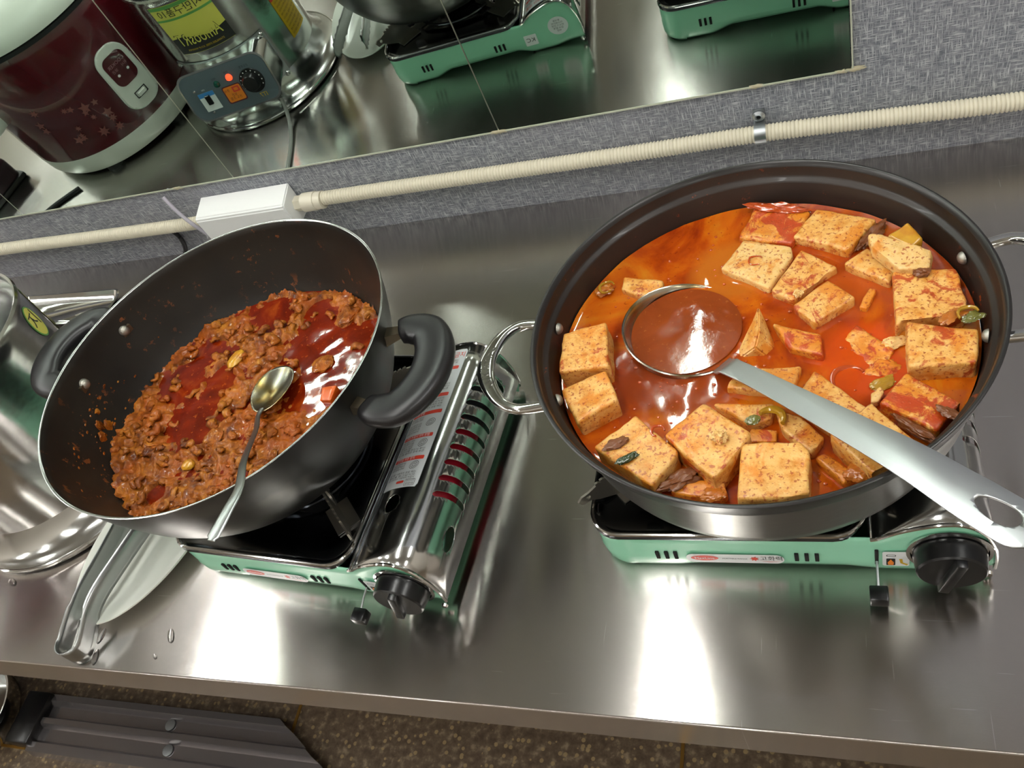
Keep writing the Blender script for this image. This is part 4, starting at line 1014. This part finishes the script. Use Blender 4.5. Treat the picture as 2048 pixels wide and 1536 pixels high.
for v in bm.verts: v.co.z += .0007 * noise.noise(v.co * 55)
o = obj('pork_broth', bm, M['pork_broth']); o.location = (KX, KY, PZ); stuff(tag(o, 'dark red oily sauce pooling between the pork in the wok', 'sauce'))
# curled meat scraps, uncountable
rnd = random.Random(11); bm = bmesh.new(); bm2 = bmesh.new(); cnt = 0
while cnt < 340:
    a = rnd.uniform(0, 2 * PI); r_ = .168 * math.sqrt(rnd.random()); x, y = r_ * math.cos(a), r_ * math.sin(a); h = food_h(x, y)
    cnt += 1
    if h < .001 and rnd.random() < .85: continue
    tgt = bm if rnd.random() < .62 else bm2
    L1 = rnd.uniform(.008, .022); rot = rnd.uniform(0, 2 * PI); curl = rnd.uniform(-3.2, 3.2); rad = rnd.uniform(.0020, .0046)
    P = []; px = py = 0; ang = rot; z0 = max(h, 0) + rad * .35
    for s in range(9):
        P.append(Vector((x + px, y + py, z0 + .0016 * math.sin(s * 1.1 + rot)))); px += L1 / 8 * math.cos(ang); py += L1 / 8 * math.sin(ang); ang += curl / 8
    if math.hypot(P[-1].x, P[-1].y) > .171 or math.hypot(P[0].x, P[0].y) > .171: continue
    so = rnd.uniform(0, 99); fl = rnd.uniform(.55, .85)
    sweep(tgt, P, lambda i, t: [(rad * 1.25 * (1.1 - .8 * abs(2 * t - 1) ** 2.5 + .75 * noise.noise(Vector((i * 1.3, q * 1.5, so)))) * math.cos(q), fl * rad * (1.1 - .8 * abs(2 * t - 1) ** 2.5 + .7 * noise.noise(Vector((i * 1.3, q * 1.5 + 5, so)))) * math.sin(q)) for q in [2 * PI * k / 9 for k in range(9)]])
o = obj('pork_scraps', bm, M['pork'], ang=100); o.location = (KX, KY, PZ); stuff(tag(o, 'dark curled pork scraps lying on the heap in the wok', 'pork'))
o = obj('pork_scraps', bm2, M['pork_lt'], ang=100); o.location = (KX, KY, PZ); stuff(tag(o, 'light brown curled pork scraps lying on the heap in the wok', 'pork'))
def wp(nm, x, y, dz, dim, rz, m, sd, lb, cat, tilt=(0, 0)):
    h = max(0, food_h(x - KX, y - KY)); tag(pebble(nm, (x, y, PZ + h + dz), dim, rz, M[m], sd, .07 if m == 'potato' else .2, tilt), lb, cat)
wp('potato_slice', -.0500, .3130, .0006, (.0085, .0135, .0035), -.25, 'potato', 51, 'pale yellow potato slice in the pork left of the small spoon', 'potato')
wp('potato_piece', -.0480, .1700, .0006, (.0080, .0068, .0042), .2, 'potato', 52, 'yellow potato piece in the pork near the wok rim', 'potato')
tag(block('carrot_piece', [(.086, .262), (.106, .262), (.104, .243), (.089, .245)], PZ + .008, .010, M['carrot'], 60, .0015, .0006, (.1, .1)), 'orange carrot piece in the sauce below the wok handle', 'carrot')
wp('meat_chunk', .070, .300, .001, (.013, .011, .005), .3, 'pork_lt', 53, 'rounded pork chunk above the bright sauce', 'pork')
wp('meat_chunk', -.030, .205, .001, (.012, .012, .005), 1.0, 'pork_lt', 54, 'rounded pork chunk left of the small spoon bowl', 'pork')
wp('meat_chunk', .078, .368, .001, (.016, .013, .006), 1.0, 'pork', 55, 'brown pork chunk at the far side of the wok', 'pork')
# bits stuck to the wall at the left
rnd = random.Random(5); bm = bmesh.new()
for i in range(70):
    a = math.radians(rnd.gauss(196, 14)); z = rnd.uniform(PZ + .004, .205); r_ = wok_r(z) - .0002
    s_ = rnd.uniform(.0005, .0018)
    bmesh.ops.create_icosphere(bm, subdivisions=1, radius=s_, matrix=Matrix.Translation((KX + r_ * math.cos(a), KY + r_ * math.sin(a), z)) @ Matrix.Rotation(a, 4, 'Z') @ Matrix.Diagonal((.5, rnd.uniform(.7, 1.8), 1, 1)))
stuff(tag(obj('stuck_crumbs', bm, M['pork']), 'sauce crumbs stuck to the left inner wall of the wok', 'crumbs'))
bm = bmesh.new()
for (a, z) in ((195, .182), (199, .176), (193, .174), (190, .190)):
    a = math.radians(a); r_ = wok_r(z) - .001
    bmesh.ops.create_icosphere(bm, subdivisions=2, radius=.006 if z < .185 else .003, matrix=Matrix.Translation((KX + r_ * math.cos(a), KY + r_ * math.sin(a), z)) @ Matrix.Rotation(a, 4, 'Z') @ Matrix.Diagonal((.35, 1, 1.3, 1)))
for v in bm.verts: v.co += Vector((noise.noise(v.co * 300), noise.noise(v.co * 300 + Vector((7, 0, 0))), noise.noise(v.co * 300 + Vector((0, 9, 0))))) * .002
tag(obj('pork_scrap', bm, M['pork']), 'larger pork scrap stuck high on the left inner wall of the wok', 'pork')

# ---- spoon in the wok
sp = thing('spoon', 'small steel spoon standing in the pork and leaning on the wok rim', 'spoon', (.0280, .2580, .1690))
o0 = Vector(sp.location)
bm = bmesh.new()
ax = Vector((.012, -.075, .012)).normalized(); sd = ax.cross(Vector((0, 0, 1))).normalized(); up_ = sd.cross(ax).normalized()
G = {}; NU, NV = 24, 14
for i in range(NU):
    for j in range(NV + 1):
        a = 2 * PI * i / NU; r_ = j / NV
        u = .0365 * r_ * math.cos(a); v_ = .0235 * r_ * math.sin(a) * (1 - .16 * math.cos(a)); dz = -.0075 * (1 - r_ * r_)
        if j == 0 and i: G[i, 0] = G[0, 0]; continue
        G[i, j] = bm.verts.new(ax * u + sd * v_ + up_ * dz)
for i in range(NU):
    k = (i + 1) % NU
    for j in range(NV):
        q = []
        for v in (G[i, j], G[i, j + 1], G[k, j + 1], G[k, j]):
            if v not in q: q.append(v)
        bm.faces.new(q)
b_ = obj('bowl', bm, M['spoon_steel'], sp); sm = b_.modifiers.new('s', 'SOLIDIFY'); sm.thickness = .0012; sm.offset = 1
Q = [o0 + ax * .0325 + up_ * .0003, Vector((.0375, .212, .1790)), Vector((.055, .186, .192)), Vector((.092, .126, .228)), Vector((.1165, .086, .2455)), Vector((.1190, .060, .2500)), Vector((.1160, .0335, .2500))]
QP = spline([q - o0 for q in Q], 10); bm = bmesh.new()
sweep(bm, QP, lambda i, t: [((.0028 + .0040 * t ** 1.5) * math.copysign(abs(math.cos(q)) ** .8, math.cos(q)) * (1 if t < .97 else .6), .0011 * math.sin(q)) for q in [2 * PI * k / 12 for k in range(12)]])
obj('handle', bm, M['tongs_steel'], sp, ang=60)

# ================================================================ platter + tongs + drops
pt = thing('oval_plate', 'white oval plate under the tongs beside the wok stove', 'plate', (-.208, .178, .006), math.radians(-14))
def oval(bm, prof, a, b_, seg=72):
    rings = []
    for k, z in prof: rings.append([bm.verts.new((a * k * math.cos(2 * PI * i / seg), b_ * k * math.sin(2 * PI * i / seg), z)) for i in range(seg)])
    for A, B in zip(rings, rings[1:]):
        for i in range(seg): bm.faces.new([A[i], A[(i + 1) % seg], B[(i + 1) % seg], B[i]])
    bm.faces.new(rings[0]); bm.faces.new(rings[-1])
bm = bmesh.new(); oval(bm, [(.60, .0), (.64, .0), (.9, .006), (.98, .0095), (1.0, .0118), (.995, .0135), (.97, .013), (.88, .0095), (.66, .0045), (.4, .004)], .077, .138); obj('dish', bm, M['plate'], pt, ang=60)
for v in (0,): pass
tg = thing('serving_tongs', 'steel serving tongs with scalloped tips lying on the white plate', 'tongs', (-.240, .0180, .0165), math.radians(-7))
for s in (-1, 1):
    P = [Vector((s * .0155 * math.sin(a), .0155 - .0155 * math.cos(a) - .0155, 0)) for a in [PI / 2 * i / 8 for i in range(9)]]
    P += [Vector((s * .0155, .01, .004)), Vector((s * .0135, .05, .018)), Vector((s * .0170, .11, .019)), Vector((s * .0240, .18, .019)), Vector((s * .0300, .25, .019)), Vector((s * .0310, .29, .019))]
    P = P[:9] + spline(P[9:], 8); bm = bmesh.new(); n_ = len(P)
    R = []
    for i, p in enumerate(P):
        a = P[max(0, i - 1)]; b_ = P[min(n_ - 1, i + 1)]; t_ = (b_ - a).normalized(); nn = t_.cross(Vector((0, 0, 1))).normalized()
        t = i / (n_ - 1); hw_ = .0145 if t < .3 else .0140
        if t > .75: hw_ = .0145 + .0018 * math.sin(i * 2.6)
        if i >= n_ - 2: hw_ *= .6
        cv = 0 if t < .3 else -.003 * s
        R.append([bm.verts.new(p + Vector((0, 0, z_)) + nn * (c_ * cv)) for z_, c_ in ((-hw_, 1), (-hw_ * .5, .2), (0, 0), (hw_ * .5, .2), (hw_, 1))])
    for A, B in zip(R, R[1:]):
        for k in range(4): bm.faces.new([A[k], A[k + 1], B[k + 1], B[k]])
    o = obj('arm', bm, M['tongs_steel'], tg, ang=70); sm = o.modifiers.new('s', 'SOLIDIFY'); sm.thickness = .0011; sm.offset = 0
    if s == 1: pass
for i, (x, y, r_, lb) in enumerate([(-.2446, .0374, .0062, 'water drop right beside the bend of the tongs'), (-.2203, .0123, .0062, 'water drop near the counter edge just right of the tongs'), (-.1253, .043, .0060, 'elongated water drop below the left stove'), (-.1352, .0185, .0028, 'tiny water drop near the counter edge below the left stove'), (-.418, .0985, .0060, 'water drop left of the tongs by the warmer base')]):
    bm = bmesh.new(); lathe(bm, [(0, .0018), (r_ * .4, .0016), (r_ * .75, .001), (r_ * .95, .0003), (r_, 0)], 24)
    for v in bm.verts: v.co.y *= 1.6; v.co.x *= .75
    o = obj('water_drop', bm, M['water']); o.location = (x + (.018 if i == 0 else 0), y, .0001); o.rotation_euler = (0, 0, .3 * i); tag(o, lb, 'water drop', 'water drops on the counter')
# steel tray near the wall
tr = thing('steel_tray', 'shallow rectangular steel tray by the wall behind the wok handle', 'tray', (-.66, .598, 0), -.05)
bm = bmesh.new(); RR = [(0.0, .0015), (.004, .0015), (.010, .012), (.013, .0125)]
rings = []
for d, z in [(.012, .001), (.004, .009), (0, .013), (-.003, .0125), (-.002, .010), (.010, .0)]:
    rings.append([bm.verts.new((x, y, z)) for x, y in rrect(-.12 + d, .12 - d, -.035 + d, .035 - d, .016 - min(d, .008), 5)])
for A, B in zip(rings, rings[1:]):
    n_ = len(A)
    for i in range(n_): bm.faces.new([A[i], A[(i + 1) % n_], B[(i + 1) % n_], B[i]])
bm.faces.new(rings[0]); bm.faces.new(rings[-1]); obj('pan', bm, M['chrome'], tr, ang=50)

# ================================================================ soup warmer (left edge, mostly seen in the mirror)
wm = thing('soup_warmer', 'tall round stainless soup warmer at the left edge with a control box facing the mirror', 'soup warmer', (-.420, .268, 0), -.30)
bm = bmesh.new(); lathe(bm, [(.10, .0), (.150, .0), (.158, .003), (.160, .008), (.156, .012), (.150, .014), (.140, .022), (.130, .040), (.1265, .050)], 96); obj('base', bm, M['steel'], wm, ang=40)
bm = bmesh.new(); tube(bm, [Vector((.158 * math.cos(a), .158 * math.sin(a), .009)) for a in [2 * PI * i / 90 for i in range(90)]], .0026, 8, closed=True); obj('base_ring', bm, M['chrome'], wm)
bm = bmesh.new(); lathe(bm, [(.1265, .050), (.1265, .150), (.127, .255), (.129, .262), (.1305, .266), (.129, .2695), (.126, .268), (.1245, .262), (.118, .258), (.112, .250), (.110, .10), (0, .10)], 96); obj('body', bm, M['steel'], wm, ang=40)
def onbody(x, z, h=0, r=.1268, c=PI / 2): a = c - x / r; return Vector(((r + h) * math.cos(a), (r + h) * math.sin(a), z))
def wlab(name, loops, m, par, z0, h, c, flip=True):
    b = shape2d(loops, .006, 0); remap(b, lambda x, y, z: onbody(-x if flip else x, y + z0, h, c=c)); return obj(name, b, m, par, smooth=False)
def wtxt(name, txt, size, m, par, x0, z0, h, c, width=None):
    b = text_bm(txt, size, 'CENTER', step=.006, width=width); remap(b, lambda x, y, z: onbody(-(x + x0), y + z0, h, c=c)); return obj(name, b, m, par, smooth=False)
# seen from the wall side x runs to the left, so text is mirrored by the flip and reads right from there
c0 = PI / 2 + .10
lb_ = wlab('front_label', [rrect(-.055, .055, -.0475, .0475, .002, 2)], M['yellow'], wm, .206, .0006, c0)
wlab('green_band', [rrect(-.055, .055, -.002, .002, .0004, 2)], M['green'], lb_, .227, .0009, c0); wlab('green_band', [rrect(-.055, .055, -.003, .003, .0004, 2)], M['green'], lb_, .250, .0009, c0)
wlab('black_panel', [[(-.055, -.018), (.055, -.018), (.055, .012), (.030, .016), (-.02, .006), (-.055, .012)]], M['ink'], lb_, .177, .0008, c0)
wtxt('large_lettering', 'AmoosRT', .032, M['yellow'], lb_, 0, .186, .0026, c0, .085); wtxt('headline_lettering', '시만구품10', .017, M['ink'], lb_, 0, .2385, .0012, c0, .085)
wtxt('outline_lettering', 'AmoosRT', .034, M['ink'], lb_, .0012, .1852, .0016, c0, .089)
wtxt('small_lettering', 'STAINLESS STEEL SOUP WARMER', .005, M['warn'], lb_, 0, .166, .0012, c0)
c1 = PI / 2 - 1.22
wr = wlab('warning_label', [rrect(-.027, .027, -.045, .045, .001, 2)], M['warn'], wm, .125, .0006, c1)
wlab('red_header', [rrect(-.027, .027, -.007, .007, .0005, 2)], M['red'], wr, .162, .0009, c1); wtxt('header_lettering', '주의사항', .011, M['whiteink'], wr, 0, .162, .0012, c1)
for i in range(9): wtxt('warning_line', ['물 없이 사용을 금합니다', '전원 플러그를 뽑아주십시오', '청소 시 물을 뿌리지 마시오', '어린이 손에 닿지 않게 사용'][i % 4], .0048, M['ink'], wr, 0, .149 - i * .0078, .0010, c1, .044)
c2 = PI / 2 - .72
od = wlab('round_label', [ell(0, 0, .0155, .0225, 28)], M['green'], wm, .232, .0006, c2); wlab('label_face', [ell(0, 0, .0135, .0205, 28)], M['yellow'], od, .232, .0009, c2)
wtxt('label_letter', '지', .026, M['ink'], od, 0, .233, .0012, c2)
# control box
bx = bmesh.new()
pf = rrect(-.090, .090, .048, .138, .023, 6)
F = [bx.verts.new((x, .163 - (z - .046) * .22, z)) for x, z in pf]; Bk = [bx.verts.new((x * .98, .095, z * .98 + .003)) for x, z in pf]
n_ = len(pf)
for i in range(n_): bx.faces.new([F[i], F[(i + 1) % n_], Bk[(i + 1) % n_], Bk[i]])
bx.faces.new(F); RZ = Matrix.Rotation(.12, 4, 'Z'); bmesh.ops.transform(bx, matrix=RZ, verts=bx.verts)
cb = obj('control_box', bx, M['steel'], wm, ang=40)
def pan(x, z, h=0): z += .006; return RZ @ Vector((-x, .163 - (z - .046) * .22 + h, z))
def pflat(name, loops, m, par, h): 
    b = shape2d(loops); remap(b, lambda x, y, z: pan(x, y, h)); return obj(name, b, m, par, smooth=False)
def ptxt(name, txt, size, m, x0, z0, h=.0022, width=None):
    b = text_bm(txt, size, 'CENTER', width=width); remap(b, lambda x, y, z: pan(x + x0, y + z0, h)); return obj(name, b, m, pp_, smooth=False)
pp_ = cb; pflat('panel_face', [rrect(-.0865, .0865, .0455, .1285, .021, 6)], M['panel_grey'], cb, .0008)
# flange of the box against the body
fl = shape2d([rrect(-.098, .098, .038, .140, .004, 2), rrect(-.084, .084, .047, .128, .02, 5)], .006, 0); remap(fl, lambda x, y, z: RZ @ onbody(x, y, .001)); obj('box_flange', fl, M['galv'], cb)
for x, z in ((-.091, .132), (.091, .132), (-.091, .046), (.091, .046)):
    bm = bmesh.new(); lathe(bm, [(0, .003), (.0035, .0022), (.005, 0)], 14); p = RZ @ onbody(x, z, .002); a = math.atan2(p.y, p.x)
    bmesh.ops.transform(bm, matrix=Matrix.Translation(p) @ Matrix.Rotation(a, 4, 'Z') @ Matrix.Rotation(PI / 2, 4, 'Y'), verts=bm.verts); obj('screw', bm, M['chrome'], cb)
def pdisc(name, x, z, prof, m, par=None):
    bm = bmesh.new(); lathe(bm, prof, 28); bmesh.ops.transform(bm, matrix=Matrix.Translation(pan(x, z, 0)) @ RZ @ Matrix.Rotation(-PI / 2 + .2, 4, 'X'), verts=bm.verts); return obj(name, bm, m, par or cb)
dl = pdisc('temperature_dial', -.048, .086, [(0, .0145), (.013, .0145), (.015, .012), (.0165, .003), (.0225, .002), (.0235, 0)], M['black'])
for i in range(11):
    a = -.4 + i * .40; pflat('dial_mark', [ell(-.048 + .0195 * math.cos(a), .086 + .0195 * math.sin(a), .0011, .0011, 8)], M['whiteink'], dl, .0035)
pdisc('red_lamp', .0 - .012, .104, [(0, .007), (.004, .006), (.0055, .003), (.0065, 0)], M['led_red']); pdisc('green_lamp', .016, .100, [(0, .007), (.004, .006), (.0055, .003), (.0065, 0)], M['led_green'])
os_ = pflat('orange_label', [rrect(-.022, .012, .062, .090, .003, 3)], M['orange'], cb, .0014)
pflat('label_frame', [rrect(-.024, .014, .060, .092, .004, 3), rrect(-.022, .012, .062, .090, .003, 3)], mat('plum', '#5a1420', .4), os_, .0015)
pflat('red_mark', [rrect(-.019, -.005, .078, .088, .001, 2), rrect(-.016, -.008, .0805, .0855, .001, 2)], M['red'], os_, .0018)
for i, (tx, z) in enumerate((('주의', .083), ('보온', .074), ('온도 조절', .068))): ptxt('label_print', tx, .006, M['ink'], -.004 if i else .006, z, .0018)
ws = pflat('switch_label', [rrect(.030, .062, .060, .094, .001, 2)], M['sticker'], cb, .0014); pflat('blue_band', [rrect(.030, .062, .086, .094, .001, 2)], M['blue'], ws, .0016)
bm = bmesh.new(); box(bm, -.005, .005, -.001, .004, -.009, .009, .001, 1); bmesh.ops.transform(bm, matrix=Matrix.Translation(pan(.046, .080, .001)) @ RZ @ Matrix.Rotation(.2, 4, 'X'), verts=bm.verts); obj('power_switch', bm, M['black'], ws)
ptxt('panel_lettering', 'ON', .004, M['whiteink'], .046, .099); ptxt('panel_lettering', '온도조절', .005, M['ink'], -.048, .114); ptxt('panel_lettering', '전원', .005, M['ink'], -.012, .114); ptxt('panel_lettering', '히터', .005, M['ink'], .016, .110)
ptxt('yellow_lettering', 'IT7', .011, M['warn'], -.055, .058)
for x, z in ((.064, .100), (.052, .056)): pdisc('panel_screw', x, z, [(0, .002), (.002, .0018), (.003, 0)], M['chrome'])
# power lead of the warmer
bm = bmesh.new(); tube(bm, spline([Vector((-.32, .405, .04)), Vector((-.315, .43, .012)), Vector((-.30, .48, .004)), Vector((-.285, .56, .004)), Vector((-.28, .64, .004))], 8), .0034, 10)
tag(obj('grey_lead', bm, mat('grey_lead', '#8a8a86', .5)), 'thin grey lead on the counter behind the soup warmer', 'cable')

# ================================================================ rice cooker (outside the frame, seen in the mirror)
rc = thing('rice_cooker', 'large maroon and white rice cooker reflected in the mirror', 'rice cooker', (-.775, .285, 0))
bm = bmesh.new(); lathe(bm, [(.17, .010), (.185, .012), (.192, .022), (.195, .045), (.1955, .055)], 96); obj('base', bm, M['cooker_white'], rc, ang=40)
for a in (20, 75, 140, 230, 310):
    a = math.radians(a); bm = bmesh.new(); cyl(bm, .017, .0, .012, 20, .168 * math.cos(a), .168 * math.sin(a)); obj('foot', bm, M['black_soft'], rc)
bm = bmesh.new(); lathe(bm, [(.1955, .055), (.197, .075), (.199, .16), (.199, .262), (.196, .270), (.194, .276)], 96); obj('body', bm, M['maroon'], rc, ang=40)
bm = bmesh.new(); lathe(bm, [(.190, .274), (.196, .276), (.196, .283), (.188, .285)], 96); obj('seal', bm, M['black_soft'], rc)
bm = bmesh.new(); lathe(bm, [(.190, .284), (.202, .288), (.203, .298), (.196, .315), (.170, .338), (.12, .352), (.05, .358), (0, .359)], 96); obj('lid', bm, M['cooker_white'], rc, ang=40)
def onc(x, z, h=0, c=0): a = c - x / .199; return Vector(((.199 + h) * math.cos(a), (.199 + h) * math.sin(a), z))
cc_ = math.radians(30)
b = shape2d([[(x * (1 + .10 * (z - .17) / .07 * -1), z) for x, z in rrect(-.034, .034, .078, .205, .028, 8)]], .006, 0); remap(b, lambda x, y, z: onc(x, y, .005, cc_)); cpn = obj('control_panel', b, M['cooker_white'], rc, ang=60)
sm = cpn.modifiers.new('s', 'SOLIDIFY'); sm.thickness = .006; sm.offset = -1
b = shape2d([rrect(-.024, .024, .130, .190, .014, 5)], .006, 0); remap(b, lambda x, y, z: onc(x, y, .0058, cc_)); obj('indicator_window', b, M['maroon'], cpn)
for x, z in ((-.011, .152), (.011, .152)):
    b = shape2d([ell(x, z, .0026, .0026, 12)]); remap(b, lambda x, y, z: onc(x, y, .0062, cc_)); obj('indicator_dot', b, M['whiteink'], cpn, smooth=False)
for tx, sz, x, z in (('COOKER', .009, 0, .172), ('보온', .007, .011, .162), ('취사', .007, -.011, .162)):
    b = text_bm(tx, sz, 'CENTER', step=.006); remap(b, lambda u, v, z_: onc(-(u + x), v + z, .0062, cc_)); obj('panel_lettering', b, mat('plum_print', '#a06a72', .5), cpn, smooth=False)
b = shape2d([rrect(-.013, .013, .098, .112, .001, 2), rrect(-.011, .011, .100, .110, .001, 2)], .006, 0); remap(b, lambda x, y, z: onc(x, y, .0062, cc_)); obj('switch_frame', b, M['ink'], cpn)
bm = bmesh.new(); box(bm, -.009, .009, -.003, .004, -.004, .004, .001, 1)
p = onc(0, .105, .007, cc_); bmesh.ops.transform(bm, matrix=Matrix.Translation(p) @ Matrix.Rotation(cc_ - PI / 2, 4, 'Z'), verts=bm.verts); obj('switch_lever', bm, M['cooker_white'], cpn)
# leaf and blossom print
pb = bmesh.new(); rnd = random.Random(9)
for i in range(17):
    x = rnd.uniform(-.20, -.06); z = rnd.uniform(.085, .165) - (x + .13) * .3; rr = rnd.uniform(.006, .0125); pts = rnd.choice([5, 5, 7]); ro = rnd.uniform(0, 6)
    lp = [(x + (rr if k % 2 else rr * .45) * math.cos(ro + PI * k / pts), z + (rr if k % 2 else rr * .45) * math.sin(ro + PI * k / pts)) for k in range(2 * pts)]
    b = shape2d([lp], .006, 0); merge(pb, remap(b, lambda x, y, z: onc(-(-x) if False else x, y, .0006, cc_)))
obj('leaf_print', pb, M['maroon_lt'], rc, smooth=False)
for s in (-1, 1):
    a = cc_ + PI / 2 * (1 if s > 0 else -1) * 1.0; bm = bmesh.new()
    P = [onc(-.035, .17, -.002, a), onc(-.03, .165, .03, a), onc(0, .162, .04, a), onc(.03, .165, .03, a), onc(.035, .17, -.002, a)]
    sweep(bm, spline(P, 6), lambda i, t: [(.009 * math.cos(q), .014 * math.sin(q)) for q in [2 * PI * k / 12 for k in range(12)]]); obj('side_handle', bm, M['cooker_white'], rc)
# dark appliance and its lead at the far left of the mirror
da = thing('dark_kettle_base', 'dark plum appliance base reflected at the left end of the mirror', 'appliance', (-1.06, .47, 0), .3)
bxo('housing', (-.05, .05, -.06, .06, 0, .06), mat('plum_plastic', '#2c1420', .3), da, .012, 3)
bxo('base', (-.055, .055, -.065, .065, 0, .012), M['black'], da, .004, 2)
bm = bmesh.new(); tube(bm, spline([Vector((-.80, .50, .004)), Vector((-.86, .55, .004)), Vector((-.90, .62, .004)), Vector((-.93, .68, .006))], 8), .0045, 10)
tag(obj('black_lead', bm, M['black_soft']), 'black lead on the counter behind the rice cooker', 'cable')
